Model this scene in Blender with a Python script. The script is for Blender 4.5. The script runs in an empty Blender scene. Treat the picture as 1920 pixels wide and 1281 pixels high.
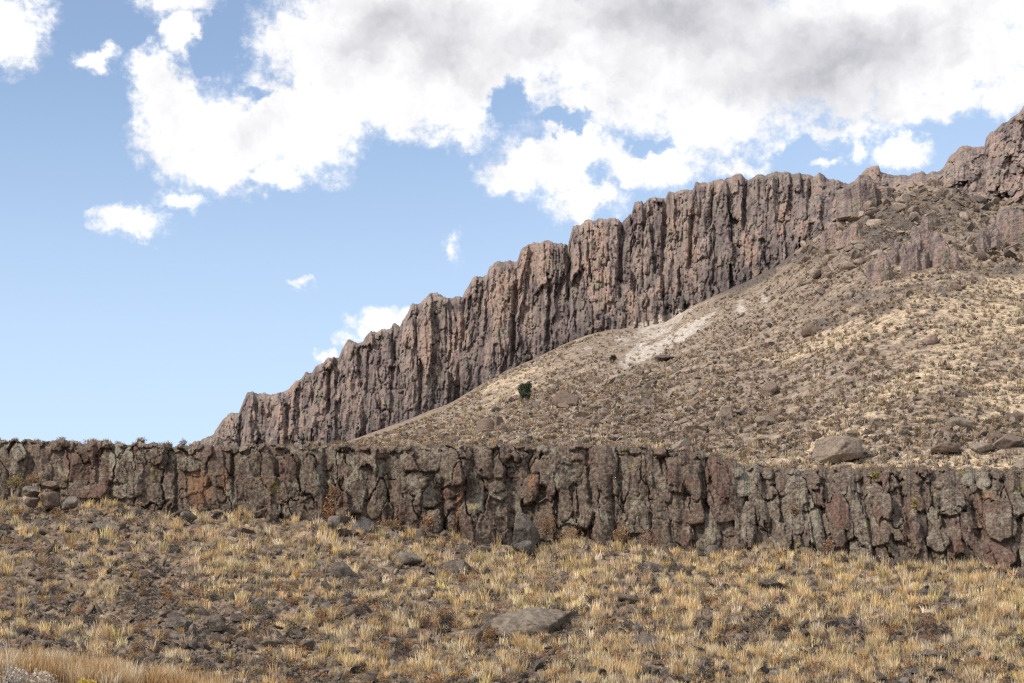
import bpy, bmesh, math, random
import numpy as np
from mathutils import Vector

random.seed(7)
RNG = np.random.default_rng(7)
SC = bpy.context.scene
COL = SC.collection
R = math.radians

# ------------------------------------------------------------------ camera
LENS = 85.0
PITCH = R(10.5)
EYE = 1.7
F = LENS / 36.0 * 1920.0            # focal length in photograph pixels
cam = bpy.data.cameras.new('camera')
cam.lens = LENS
cam.sensor_width = 36.0
cam.clip_start = 0.5
cam.clip_end = 6000.0
cam_ob = bpy.data.objects.new('camera', cam)
cam_ob.location = (0, 0, EYE)
cam_ob.rotation_euler = (math.pi / 2 + PITCH, 0, 0)
COL.objects.link(cam_ob)
SC.camera = cam_ob
CS, SN = math.cos(PITCH), math.sin(PITCH)


def at(u, v, y):
    """direction read off the photograph at (u, v), walked out to distance y: a world point"""
    a = (np.asarray(u, float) - 960.0) / F
    b = (640.5 - np.asarray(v, float)) / F
    k = y / (CS - b * SN)
    return a * k, np.broadcast_to(np.asarray(y, float), np.broadcast(a, b, y).shape), EYE + (SN + b * CS) * k


# ------------------------------------------------------------------ exposure, render
SC.view_settings.view_transform = 'Standard'
SC.view_settings.look = 'None'
SC.view_settings.exposure = 0.5
SC.view_settings.gamma = 1.0
SC.cycles.max_bounces = 4
SC.cycles.diffuse_bounces = 3
SC.cycles.glossy_bounces = 1
SC.cycles.transmission_bounces = 1
SC.cycles.use_denoising = False
SC.cycles.pixel_filter_type = 'BLACKMAN_HARRIS'
SC.cycles.filter_width = 1.3

# ------------------------------------------------------------------ sun
SUN_DIR = Vector((-0.64, -0.40, 0.66)).normalized()      # towards the sun
SUN_EL = math.asin(SUN_DIR.z)
SUN_AZ = math.atan2(SUN_DIR.x, SUN_DIR.y)
sl = bpy.data.lights.new('sun', 'SUN')
sl.energy = 2.7
sl.angle = R(6)
sl.color = (1.0, 0.92, 0.81)
so = bpy.data.objects.new('sun', sl)
so.rotation_euler = (-SUN_DIR).to_track_quat('-Z', 'Y').to_euler()
COL.objects.link(so)


# ------------------------------------------------------------------ node helper
class NT:
    def __init__(s, tree):
        s.t = tree

    def n(s, typ, **kw):
        nd = s.t.nodes.new(typ)
        for k, v in kw.items():
            setattr(nd, k, v)
        return nd

    def put(s, sock, v):
        if isinstance(v, bpy.types.NodeSocket):
            s.t.links.new(v, sock)
        elif v is not None:
            sock.default_value = v

    def m(s, op, a, b=None, c=None, clamp=False):
        nd = s.n('ShaderNodeMath', operation=op, use_clamp=clamp)
        for i, v in enumerate((a, b, c)):
            s.put(nd.inputs[i], v)
        return nd.outputs[0]

    def vm(s, op, a, b=None, out=0):
        nd = s.n('ShaderNodeVectorMath', operation=op)
        s.put(nd.inputs[0], a)
        if b is not None:
            s.put(nd.inputs['Scale' if op == 'SCALE' else 1], b)
        return nd.outputs[out]

    def noise(s, vec, scale, detail=5, rough=0.55, lac=2.0, dist=0.0, out=0):
        nd = s.n('ShaderNodeTexNoise')
        s.put(nd.inputs['Vector'], vec)
        nd.inputs['Scale'].default_value = scale
        nd.inputs['Detail'].default_value = detail
        nd.inputs['Roughness'].default_value = rough
        nd.inputs['Lacunarity'].default_value = lac
        nd.inputs['Distortion'].default_value = dist
        return nd.outputs[out]

    def ss(s, x, lo, hi, a=0.0, b=1.0):
        nd = s.n('ShaderNodeMapRange', interpolation_type='SMOOTHSTEP')
        s.put(nd.inputs[0], x)
        nd.inputs[1].default_value = lo
        nd.inputs[2].default_value = hi
        nd.inputs[3].default_value = a
        nd.inputs[4].default_value = b
        return nd.outputs[0]

    def mix(s, f, a, b, typ='MIX'):
        nd = s.n('ShaderNodeMix', data_type='RGBA', blend_type=typ)
        s.put(nd.inputs[0], f)
        for i, v in ((6, a), (7, b)):
            if isinstance(v, tuple) and len(v) == 3:
                v = v + (1.0,)
            s.put(nd.inputs[i], v)
        return nd.outputs[2]

    def attr(s, name, out='Color'):
        nd = s.n('ShaderNodeAttribute')
        nd.attribute_name = name
        return nd.outputs[out]


# ------------------------------------------------------------------ sky: clear air with drifting cumulus
def angles(u, v):
    a = (u - 960.0) / F
    b = (640.5 - v) / F
    d = Vector((a, CS - b * SN, SN + b * CS)).normalized()
    return math.atan2(d.x, d.y), math.asin(d.z)


PXA = 1.0 / F
CLOUDS = [  # centre and half size of each cloud mass, weight
    (20, 45, 105, 105, 1), (190, 118, 62, 38, .8), (342, 62, 70, 70, .95), (330, 0, 110, 45, .7),
    (285, 150, 62, 62, .9), (330, 235, 120, 125, 1.1), (430, 275, 170, 115, 1.1), (560, 235, 185, 130, 1.1),
    (480, 335, 140, 42, .8), (620, 90, 190, 140, 1), (740, 170, 260, 110, 1.1), (860, 195, 140, 70, 1), (960, 60, 300, 150, 1.2),
    (1250, 90, 420, 210, 1.3), (1650, 80, 460, 180, 1.3), (1330, 215, 250, 100, 1), (1050, 305, 190, 90, 1.05), (1100, 385, 110, 42, .95),
    (930, 330, 80, 50, .9), (1230, 322, 140, 55, .95), (1380, 310, 90, 28, .7), (1760, 200, 260, 55, .85), (1692, 285, 85, 40, 1), (1540, 300, 40, 16, .62),
    (1600, 272, 32, 30, .7), (1590, 240, 130, 38, .75), (250, 428, 100, 46, .85), (342, 386, 60, 38, .8), (705, 610, 80, 44, .9), (622, 656, 40, 26, .75),
    (563, 537, 30, 15, .36), (853, 466, 22, 44, .36), (760, 585, 50, 20, .6), (1960, 150, 120, 60, 1), (790, 250, 140, 40, .6), (770, 40, 190, 110, 1.3), (850, 120, 190, 110, 1.4), (700, 90, 160, 110, 1.2),
]
HOLES = [(405, 92, 62, 60, .8), (385, 120, 36, 30, .6), (425, 70, 34, 44, .7), (493, 182, 50, 18, .55), (955, 188, 44, 50, .65), (1062, 232, 70, 24, .75), (215, 60, 70, 55, .6),
         (1215, 285, 50, 18, .5), (1000, 262, 60, 22, .3), (1130, 345, 22, 40, .3), (150, 190, 100, 60, .4), (1500, 275, 60, 18, .5)]
GREYS = [(1610, 120, 460, 170, 1.0), (1250, 30, 480, 190, 1.0), (800, 60, 420, 170, .8), (1200, 180, 420, 110, .5), (1480, 150, 460, 120, .62), (900, 110, 260, 100, .5), (1800, 60, 200, 120, .6), (520, 130, 120, 70, .3), (450, 230, 160, 70, .2)]

world = bpy.data.worlds.new('World')
SC.world = world
world.use_nodes = True
wt = world.node_tree
wt.nodes.clear()
W = NT(wt)
geo = W.n('ShaderNodeTexCoord').outputs['Generated']
sky = W.n('ShaderNodeTexSky', sky_type='NISHITA')
sky.sun_disc = False
sky.sun_elevation = SUN_EL
sky.sun_rotation = SUN_AZ
sky.altitude = 1400
sky.air_density = 1.0
sky.dust_density = 0.7
sky.ozone_density = 1.6
SKY_STRENGTH = 0.148
sepd = W.n('ShaderNodeSeparateXYZ')
W.put(sepd.inputs[0], geo)
dx, dy, dz = sepd.outputs
az = W.m('ARCTAN2', dx, dy)
el = W.m('ARCSINE', dz)
cn = W.n('ShaderNodeCombineXYZ')
W.put(cn.inputs[0], az)
W.put(cn.inputs[1], el)
ang = cn.outputs[0]
warp = W.noise(ang, 22, 4, 0.6, out=1)
warp = W.vm('SCALE', W.vm('SUBTRACT', warp, (0.5, 0.5, 0.5)), 0.026)
warp2 = W.vm('SCALE', W.vm('SUBTRACT', W.noise(ang, 95, 5, 0.65, out=1), (0.5, 0.5, 0.5)), 0.017)
angw = W.vm('ADD', W.vm('ADD', ang, warp), warp2)


def field(lst, comb='MAXIMUM'):
    acc = None
    for (u, v, ru, rv, w) in lst:
        a0, e0 = angles(u, v)
        q = W.vm('MULTIPLY', W.vm('SUBTRACT', angw, (a0, e0, 0)), (1 / (ru * PXA), 1 / (rv * PXA), 0))
        ln = W.vm('LENGTH', q, out=1)
        h = W.m('MULTIPLY', W.m('SUBTRACT', 1.0, ln, clamp=True), w)
        acc = h if acc is None else W.m(comb, acc, h)
    return acc


cov = field(CLOUDS)
hole = field(HOLES)
grey = field(GREYS)
# elsewhere in the sky (beside and behind): broken cloud
elsewhere = W.ss(W.m('ABSOLUTE', az), 0.27, 0.5)
far_noise = W.noise(ang, 3.0, 5, 0.55)
cov = W.m('MAXIMUM', cov, W.m('MULTIPLY', elsewhere, W.ss(far_noise, 0.42, 0.62)))
high = W.m('MULTIPLY', W.ss(el, 0.36, 0.55), W.ss(far_noise, 0.40, 0.60))
cov = W.m('MAXIMUM', cov, high)
n1 = W.noise(ang, 70, 10, 0.64)
n2 = W.noise(ang, 230, 6, 0.68)
edge = W.m('ADD', W.m('MULTIPLY', W.m('SUBTRACT', n1, 0.5), 1.35), W.m('MULTIPLY', W.m('SUBTRACT', n2, 0.5), 0.5))
dens = W.m('ADD', W.m('SUBTRACT', cov, W.m('MULTIPLY', hole, 1.1)), W.m('MULTIPLY', edge, W.ss(cov, 0.0, 0.12)))
alpha = W.ss(dens, 0.08, 0.56)
veil = W.m('MULTIPLY', W.ss(dens, 0.01, 0.42), 0.42)
alpha = W.m('MAXIMUM', alpha, veil)
soft = W.noise(ang, 13, 4, 0.5)
g = W.m('MULTIPLY', grey, W.ss(soft, 0.28, 0.70, 0.70, 1.1))
shade = W.m('SUBTRACT', 0.785, W.m('MULTIPLY', W.ss(g, 0.0, 1.0), 0.29))
puff = W.m('MULTIPLY', W.ss(W.noise(ang, 40, 6, 0.5), 0.35, 0.62, 1.0, 0.0), 0.06)
shade = W.m('SUBTRACT', shade, W.m('MULTIPLY', puff, W.ss(soft, 0.4, 0.6)))
shade = W.m('SUBTRACT', shade, W.m('MULTIPLY', W.ss(dens, 0.45, 1.25), 0.05))
bl = W.m('SUBTRACT', W.noise(angw, 34, 7, 0.55), W.noise(W.vm('ADD', angw, (-0.007, 0.010, 0.0)), 34, 7, 0.55))
shade = W.m('ADD', shade, W.m('MULTIPLY', bl, 0.40))
ccol = W.n('ShaderNodeCombineColor')
W.put(ccol.inputs[0], shade)
W.put(ccol.inputs[1], shade)
W.put(ccol.inputs[2], W.m('ADD', W.m('MULTIPLY', shade, 0.93), 0.06))
skyc = W.vm('MULTIPLY', W.vm('SCALE', sky.outputs[0], SKY_STRENGTH), (1.04, 0.93, 0.86))
# thin veil of moisture low over the horizon
low = W.m('ADD', W.ss(el, 0.10, 0.31, 0.66, 0.0), W.ss(az, -0.05, 0.2, 0.0, 0.25), clamp=True)
skyc = W.mix(low, skyc, (0.47, 0.60, 0.77))
final = W.mix(alpha, skyc, ccol.outputs[0])
bg = W.n('ShaderNodeBackground')
W.put(bg.inputs[0], final)
bg.inputs[1].default_value = 1.0
wo = W.n('ShaderNodeOutputWorld')
wt.links.new(bg.outputs[0], wo.inputs[0])
world.cycles.sampling_method = 'MANUAL'
world.cycles.sample_map_resolution = 512


# ------------------------------------------------------------------ numpy noise
def _hash(ix, iy, iz, seed):
    h = (ix.astype(np.int64) * 374761393 + iy.astype(np.int64) * 668265263 + iz.astype(np.int64) * 2147483647 + seed * 1274126177) & 0xFFFFFFFF
    h = ((h ^ (h >> 13)) * 1274126177) & 0xFFFFFFFF
    h = (h ^ (h >> 16)) & 0xFFFFFFFF
    h = (h * 2654435761) & 0xFFFFFFFF
    return (h ^ (h >> 15)) & 0xFFFFFFFF


def pn(x, y, seed=0):
    """2-D gradient noise, about -1..1"""
    x, y = np.broadcast_arrays(np.asarray(x, float), np.asarray(y, float))
    ix, iy = np.floor(x).astype(np.int64), np.floor(y).astype(np.int64)
    fx, fy = x - ix, y - iy
    sx, sy = fx * fx * fx * (fx * (fx * 6 - 15) + 10), fy * fy * fy * (fy * (fy * 6 - 15) + 10)
    z = np.zeros_like(ix)

    def gr(ox, oy):
        a = _hash(ix + ox, iy + oy, z, seed) * (2 * np.pi / 4294967296.0)
        return np.cos(a) * (fx - ox) + np.sin(a) * (fy - oy)
    a, b, c, d = gr(0, 0), gr(1, 0), gr(0, 1), gr(1, 1)
    return ((a + (b - a) * sx) * (1 - sy) + (c + (d - c) * sx) * sy) * 1.5


def fbm(x, y, oct=5, seed=0, gain=0.5, ridged=False):
    s, a, t = 0.0, 1.0, 0.0
    for i in range(oct):
        n = pn(x * 2 ** i + 17.3 * i, y * 2 ** i - 9.1 * i, seed + i)
        if ridged:
            n = 1 - 2 * np.abs(n)
        s = s + a * n
        t += a
        a *= gain
    return s / t


def worley(x, y, seed=0, jit=0.9):
    """distance to the border between the two nearest cells, cell value"""
    ix, iy = np.floor(x).astype(np.int64), np.floor(y).astype(np.int64)
    f1 = np.full(x.shape, 9.0)
    f2 = np.full(x.shape, 9.0)
    cid = np.zeros(x.shape)
    one = np.ones_like(ix)
    for ox in (-1, 0, 1):
        for oy in (-1, 0, 1):
            cx, cy = ix + ox, iy + oy
            px = cx + 0.5 + jit * (_hash(cx, cy, one, seed) / 4294967296.0 - 0.5)
            py = cy + 0.5 + jit * (_hash(cx, cy, one * 2, seed) / 4294967296.0 - 0.5)
            d = np.hypot(x - px, y - py)
            near = d < f1
            f2 = np.where(near, f1, np.minimum(f2, d))
            cid = np.where(near, _hash(cx, cy, one * 3, seed) / 4294967296.0, cid)
            f1 = np.where(near, d, f1)
    return f2 - f1, cid


def facets(x, y, seed, c_amp, g_amp, jit=0.95):
    """broken planes: every cell is a flat face with a height and a tilt of its own; also returns distance to the joint"""
    ix, iy = np.floor(x).astype(np.int64), np.floor(y).astype(np.int64)
    f1 = np.full(x.shape, 9.0)
    f2 = np.full(x.shape, 9.0)
    val = np.zeros(x.shape)
    one = np.ones_like(ix)
    for ox in (-1, 0, 1):
        for oy in (-1, 0, 1):
            cx, cy = ix + ox, iy + oy
            h = [_hash(cx, cy, one * k, seed) / 4294967296.0 - 0.5 for k in (1, 2, 3, 4, 5)]
            dx, dy = x - (cx + 0.5 + jit * h[0]), y - (cy + 0.5 + jit * h[1])
            d = np.maximum(np.hypot(dx, dy) * .75, np.maximum(np.abs(dx), np.abs(dy)))
            near = d < f1
            f2 = np.where(near, f1, np.minimum(f2, d))
            val = np.where(near, 2 * c_amp * h[2] + 2 * g_amp * (h[3] * dx + h[4] * dy), val)
            f1 = np.where(near, d, f1)
    return val, f2 - f1


def sstep(x, lo, hi):
    t = np.clip((x - lo) / (hi - lo), 0, 1)
    return t * t * (3 - 2 * t)


# ------------------------------------------------------------------ object helpers
def mesh_np(name, verts, faces, cols=None, mats=(), smooth=False):
    verts = np.ascontiguousarray(verts, np.float32)
    faces = np.ascontiguousarray(faces, np.int32)
    me = bpy.data.meshes.new(name)
    k = faces.shape[1]
    me.vertices.add(len(verts))
    me.vertices.foreach_set('co', verts.ravel())
    me.loops.add(faces.size)
    me.loops.foreach_set('vertex_index', faces.ravel())
    me.polygons.add(len(faces))
    me.polygons.foreach_set('loop_start', np.arange(0, faces.size, k, dtype=np.int32))
    me.polygons.foreach_set('loop_total', np.full(len(faces), k, np.int32))
    if smooth:
        me.polygons.foreach_set('use_smooth', np.ones(len(faces), bool))
    me.update(calc_edges=True)
    if cols is not None:
        for cname, c in (cols.items() if isinstance(cols, dict) else (('col', cols),)):
            at_ = me.attributes.new(cname, 'FLOAT_COLOR', 'POINT')
            c4 = np.ones((len(verts), 4), np.float32)
            c4[:, :3] = c
            at_.data.foreach_set('color', c4.ravel())
    for m in mats:
        me.materials.append(m)
    return me


def link(name, me, label=None, cat=None, group=None, kind=None, parent=None):
    o = bpy.data.objects.new(name, me)
    COL.objects.link(o)
    if parent is not None:
        o.parent = parent
    if label:
        o['label'] = label
    if cat:
        o['category'] = cat
    if group:
        o['group'] = group
    if kind:
        o['kind'] = kind
    return o


def grid_faces(nr, nc):
    i = np.arange(nr * nc).reshape(nr, nc)
    return np.stack([i[:-1, :-1], i[:-1, 1:], i[1:, 1:], i[1:, :-1]], -1).reshape(-1, 4)


def interp(tab):
    t = np.array(tab, float)
    return lambda u: np.interp(u, t[:, 0], t[:, 1])


# ------------------------------------------------------------------ materials
def new_mat(name, rough=0.95):
    m = bpy.data.materials.new(name)
    m.use_nodes = True
    t = m.node_tree
    t.nodes.clear()
    N = NT(t)
    b = N.n('ShaderNodeBsdfPrincipled')
    b.inputs['Roughness'].default_value = rough
    b.inputs['Specular IOR Level'].default_value = 0.15
    o = N.n('ShaderNodeOutputMaterial')
    t.links.new(b.outputs[0], o.inputs[0])
    return m, N, b


def bump(N, b, h, strength, dist):
    bp = N.n('ShaderNodeBump')
    bp.inputs['Strength'].default_value = strength
    bp.inputs['Distance'].default_value = dist
    N.put(bp.inputs['Height'], h)
    N.t.links.new(bp.outputs[0], b.inputs['Normal'])


def rim_material():
    """dark basalt: grey weathered face, red-brown fresh face, pale and yellow lichen, rust; weights per block in 'tone'"""
    m, N, b = new_mat('basalt_with_lichen')
    P = N.n('ShaderNodeTexCoord').outputs['Object']
    sp = N.n('ShaderNodeSeparateColor')
    N.put(sp.inputs[0], N.attr('tone'))
    red, lich, rust = sp.outputs
    nA = N.noise(P, 0.9, 6, 0.6)
    nB = N.noise(P, 2.6, 6, 0.65)
    nC = N.noise(P, 9.0, 5, 0.7)
    nD = N.noise(P, 24.0, 3, 0.7)
    base = N.mix(N.ss(nC, 0.35, 0.66), (0.060, 0.046, 0.038), (0.198, 0.150, 0.115))
    redc = N.mix(N.ss(nC, 0.35, 0.66), (0.080, 0.050, 0.040), (0.185, 0.120, 0.094))
    fr = N.m('ADD', N.m('MULTIPLY', red, 0.75), N.m('MULTIPLY', N.m('SUBTRACT', nA, 0.5), 1.7))
    c = N.mix(N.ss(fr, 0.22, 0.52), base, redc)
    lc = N.mix(N.ss(nD, 0.35, 0.65), (0.138, 0.124, 0.094), (0.355, 0.322, 0.252))
    fl = N.m('ADD', N.m('MULTIPLY', lich, 0.55), N.m('ADD', N.m('MULTIPLY', N.m('SUBTRACT', nB, 0.5), 1.7), N.m('ADD', N.m('MULTIPLY', N.m('SUBTRACT', nC, 0.5), 1.2), N.m('MULTIPLY', N.m('SUBTRACT', nA, 0.5), 1.1))))
    c = N.mix(N.m('MULTIPLY', N.ss(fl, 0.20, 0.62), 0.8), c, lc)
    rc = N.mix(N.ss(nC, 0.3, 0.7), (0.165, 0.085, 0.045), (0.30, 0.175, 0.105))
    frs = N.m('ADD', rust, N.m('MULTIPLY', N.m('SUBTRACT', nB, 0.5), 1.2))
    c = N.mix(N.m('MULTIPLY', N.ss(frs, 0.35, 0.85), 0.75), c, rc)
    ny = N.noise(N.vm('ADD', P, (31.0, 7.0, 12.0)), 1.1, 6, 0.72)
    yf = N.m('MULTIPLY', N.ss(ny, 0.60, 0.68), N.ss(nD, 0.40, 0.62))
    c = N.mix(N.m('MULTIPLY', yf, 0.75), c, (0.36, 0.33, 0.075))
    fine = N.noise(P, 55.0, 2, 0.8)
    c = N.mix(1.0, c, N.mix(N.ss(fine, 0.3, 0.7), (0.66, 0.66, 0.66), (1.24, 1.24, 1.24)), 'MULTIPLY')
    N.put(b.inputs['Base Color'], c)
    bump(N, b, N.m('ADD', N.m('MULTIPLY', nC, 0.6), N.m('MULTIPLY', nD, 0.4)), 0.6, 0.06)
    return m


def ridge_material():
    """far columnar rock: purplish grey brown with pinkish and ochre faces, darker towards the foot"""
    m, N, b = new_mat('columnar_rock')
    P = N.n('ShaderNodeTexCoord').outputs['Object']
    Ps = N.vm('MULTIPLY', P, (1.0, 1.0, 0.28))
    sp = N.n('ShaderNodeSeparateColor')
    N.put(sp.inputs[0], N.attr('tone'))
    t, dark, pale = sp.outputs
    nA = N.noise(Ps, 0.16, 6, 0.6)
    nB = N.noise(Ps, 0.6, 6, 0.65)
    nC = N.noise(P, 1.7, 5, 0.7)
    c = N.mix(N.ss(nB, 0.33, 0.66), (0.122, 0.097, 0.100), (0.305, 0.243, 0.216))
    pk = N.mix(N.ss(nC, 0.35, 0.65), (0.182, 0.120, 0.102), (0.345, 0.248, 0.200))
    f = N.m('ADD', N.m('MULTIPLY', N.m('SUBTRACT', t, 0.5), 1.0), N.m('MULTIPLY', N.m('SUBTRACT', nA, 0.47), 2.2))
    c = N.mix(N.m('MULTIPLY', N.ss(f, 0.05, 0.55), 0.7), c, pk)
    c = N.mix(1.0, c, N.mix(N.ss(t, 0.15, 0.85), (0.80, 0.79, 0.80), (1.22, 1.20, 1.16)), 'MULTIPLY')
    gl = N.m('MULTIPLY', N.ss(N.noise(N.vm('ADD', P, (9, 4, 2)), 0.35, 6, 0.7), 0.5, 0.62), 0.6)
    c = N.mix(gl, c, N.mix(N.ss(nC, 0.35, 0.65), (0.13, 0.13, 0.105), (0.27, 0.255, 0.19)))
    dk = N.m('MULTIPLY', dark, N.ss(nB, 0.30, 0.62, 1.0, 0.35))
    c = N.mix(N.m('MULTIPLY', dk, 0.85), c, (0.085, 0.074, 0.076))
    c = N.mix(N.m('MULTIPLY', pale, N.ss(nB, 0.35, 0.55, 0.35, 1.0)), c, (0.50, 0.44, 0.38))
    fine = N.noise(P, 2.6, 3, 0.7)
    c = N.mix(1.0, c, N.mix(N.ss(fine, 0.3, 0.7), (0.80, 0.80, 0.80), (1.18, 1.18, 1.18)), 'MULTIPLY')
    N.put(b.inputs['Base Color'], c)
    bump(N, b, N.m('ADD', nB, N.m('MULTIPLY', nC, 0.5)), 0.8, 0.6)
    return m


def soil_material(name, scale, dark, light, straw):
    """stony ground, straw-coloured litter where 'tone' red is high, pale where green is high, dark where blue is high"""
    m, N, b = new_mat(name)
    P = N.n('ShaderNodeTexCoord').outputs['Object']
    sp = N.n('ShaderNodeSeparateColor')
    N.put(sp.inputs[0], N.attr('tone'))
    gr, pale, dk = sp.outputs
    nA = N.noise(P, 0.5 * scale, 6, 0.65)
    nB = N.noise(P, 2.2 * scale, 5, 0.7)
    nC = N.noise(P, 7.0 * scale, 4, 0.75)
    c = N.mix(N.ss(nB, 0.36, 0.64), dark, light)
    f = N.m('ADD', gr, N.m('ADD', N.m('MULTIPLY', N.m('SUBTRACT', nB, 0.5), 1.3), N.m('MULTIPLY', N.m('SUBTRACT', nA, 0.5), 0.8)))
    st = N.mix(N.ss(nC, 0.3, 0.7), tuple(x * 0.62 for x in straw), tuple(min(1, x * 1.2) for x in straw))
    c = N.mix(N.m('MULTIPLY', N.ss(f, 0.3, 0.75), 0.85), c, st)
    fp = N.m('ADD', pale, N.m('ADD', N.m('MULTIPLY', N.m('SUBTRACT', nB, 0.5), 0.9), N.m('MULTIPLY', N.m('SUBTRACT', N.noise(N.vm('MULTIPLY', P, (1.0, 0.25, 0.25)), 0.9 * scale, 5, 0.7), 0.5), 1.8)))
    c = N.mix(N.m('MULTIPLY', N.ss(fp, 0.35, 0.75), 0.85), c, N.mix(N.ss(nC, 0.3, 0.7), (0.37, 0.315, 0.265), (0.64, 0.58, 0.51)))
    fd = N.m('ADD', dk, N.m('MULTIPLY', N.m('SUBTRACT', nB, 0.5), 1.0))
    c = N.mix(N.m('MULTIPLY', N.ss(fd, 0.35, 0.8), 0.8), c, (0.095, 0.082, 0.078))
    c = N.mix(1.0, c, N.mix(N.ss(nC, 0.3, 0.7), (0.62, 0.62, 0.62), (1.28, 1.28, 1.28)), 'MULTIPLY')
    N.put(b.inputs['Base Color'], c)
    bump(N, b, N.m('ADD', nB, N.m('MULTIPLY', nC, 0.6)), 0.8, 0.12 / scale)
    return m


def rock_material():
    """loose stone: colour per stone in 'col', mottled"""
    m, N, b = new_mat('loose_stone')
    P = N.n('ShaderNodeTexCoord').outputs['Object']
    c = N.attr('col')
    nB = N.noise(P, 5.0, 5, 0.7)
    nC = N.noise(P, 20.0, 3, 0.75)
    c = N.mix(1.0, c, N.mix(N.ss(nB, 0.33, 0.66), (0.62, 0.60, 0.60), (1.30, 1.30, 1.25)), 'MULTIPLY')
    c = N.mix(N.m('MULTIPLY', N.ss(nC, 0.52, 0.64), 0.42), c, (0.27, 0.265, 0.23))
    N.put(b.inputs['Base Color'], c)
    bump(N, b, N.m('ADD', nB, nC), 0.7, 0.03)
    return m


def plant_material(name='dry_stems', trans=0.25):
    m, N, b = new_mat(name, 0.8)
    c = N.attr('col')
    N.put(b.inputs['Base Color'], c)
    if trans:
        tr = N.n('ShaderNodeBsdfTranslucent')
        N.put(tr.inputs[0], c)
        mx = N.n('ShaderNodeMixShader')
        mx.inputs[0].default_value = trans
        N.t.links.new(b.outputs[0], mx.inputs[1])
        N.t.links.new(tr.outputs[0], mx.inputs[2])
        o = [n for n in N.t.nodes if n.type == 'OUTPUT_MATERIAL'][0]
        N.t.links.new(mx.outputs[0], o.inputs[0])
    return m


M_RIM = rim_material()
M_RIDGE = ridge_material()
M_SOIL = soil_material('stony_soil', 1.0, (0.105, 0.078, 0.058), (0.32, 0.238, 0.165), (0.54, 0.41, 0.25))
M_HILL = soil_material('hill_soil', 0.25, (0.185, 0.142, 0.112), (0.36, 0.282, 0.215), (0.54, 0.42, 0.285))
M_ROCK = rock_material()
M_PLANT = plant_material()
M_LEAF = plant_material('evergreen_leaf', 0.1)

# ------------------------------------------------------------------ lines read off the photograph
RIM_TOP = interp([(-600, 810), (-100, 816), (0, 819), (60, 821), (140, 822), (250, 826), (400, 830), (560, 828), (700, 832), (850, 831), (1000, 830), (1100, 829), (1200, 832),
                  (1280, 838), (1340, 850), (1380, 862), (1440, 872), (1520, 874), (1650, 872), (1800, 873), (1920, 874), (2050, 876), (2600, 880)])
RIM_BASE = interp([(-600, 925), (0, 935), (100, 945), (200, 945), (300, 962), (420, 966), (520, 982), (620, 985), (700, 992), (800, 1002), (900, 1022), (1000, 1030), (1100, 1016), (1200, 1022),
                   (1300, 1036), (1400, 1036), (1500, 1042), (1600, 1055), (1700, 1066), (1800, 1072), (1920, 1072), (2600, 1090)])
RIM_Y = interp([(-600, 90), (0, 86), (300, 84), (700, 82), (1000, 81.5), (1400, 79), (1900, 76), (2600, 72)])
SKYLINE = interp([(-700, 880), (340, 842), (389, 821), (401, 814), (410, 798), (417, 788), (432, 774), (448, 776), (453, 762), (463, 738), (473, 736), (497, 738), (516, 742), (539, 731), (566, 709),
                  (573, 699), (585, 699), (592, 687), (607, 682), (614, 671), (635, 671), (640, 656), (652, 640), (681, 642), (686, 634), (695, 623), (734, 616), (738, 609), (750, 613), (755, 599),
                  (765, 587), (772, 573), (786, 570), (793, 561), (819, 548), (837, 559), (867, 559), (872, 544), (887, 522), (913, 518), (918, 500), (937, 489), (970, 491), (977, 472), (990, 458),
                  (1018, 453), (1058, 458), (1065, 462), (1074, 424), (1087, 424), (1098, 414), (1124, 411), (1160, 411), (1164, 417), (1184, 404), (1190, 379), (1203, 376), (1207, 383), (1229, 368),
                  (1248, 375), (1254, 361), (1299, 356), (1304, 343), (1326, 344), (1335, 338), (1358, 340), (1363, 332), (1388, 327), (1403, 338), (1428, 328), (1467, 323), (1511, 327), (1526, 333),
                  (1536, 325), (1554, 336), (1567, 338), (1580, 343), (1602, 342), (1608, 333), (1628, 315), (1648, 312), (1651, 322), (1676, 331), (1705, 329), (1727, 322), (1738, 327), (1770, 316),
                  (1784, 291), (1799, 276), (1845, 275), (1849, 257), (1860, 248), (1881, 234), (1903, 218), (1913, 207), (1920, 198), (1990, 150), (2200, 90), (2600, 60)])
FOOT = interp([(-700, 900), (340, 862), (400, 852), (600, 846), (640, 838), (700, 816), (800, 778), (850, 758), (900, 728), (950, 698), (1000, 677), (1050, 652), (1100, 632), (1150, 620), (1200, 618), (1250, 606),
               (1290, 582), (1340, 558), (1400, 530), (1450, 508), (1500, 470), (1560, 425), (1600, 395), (1660, 366), (1720, 352), (1770, 350), (1800, 362), (1850, 382), (1920, 385), (2000, 380), (2600, 360)])
FOOT_Y = interp([(-700, 620), (400, 560), (1000, 515), (1500, 470), (1920, 440), (2600, 400)])
HILL_Y0 = interp([(-700, 330), (400, 300), (1000, 260), (1600, 235), (2600, 225)])


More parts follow.
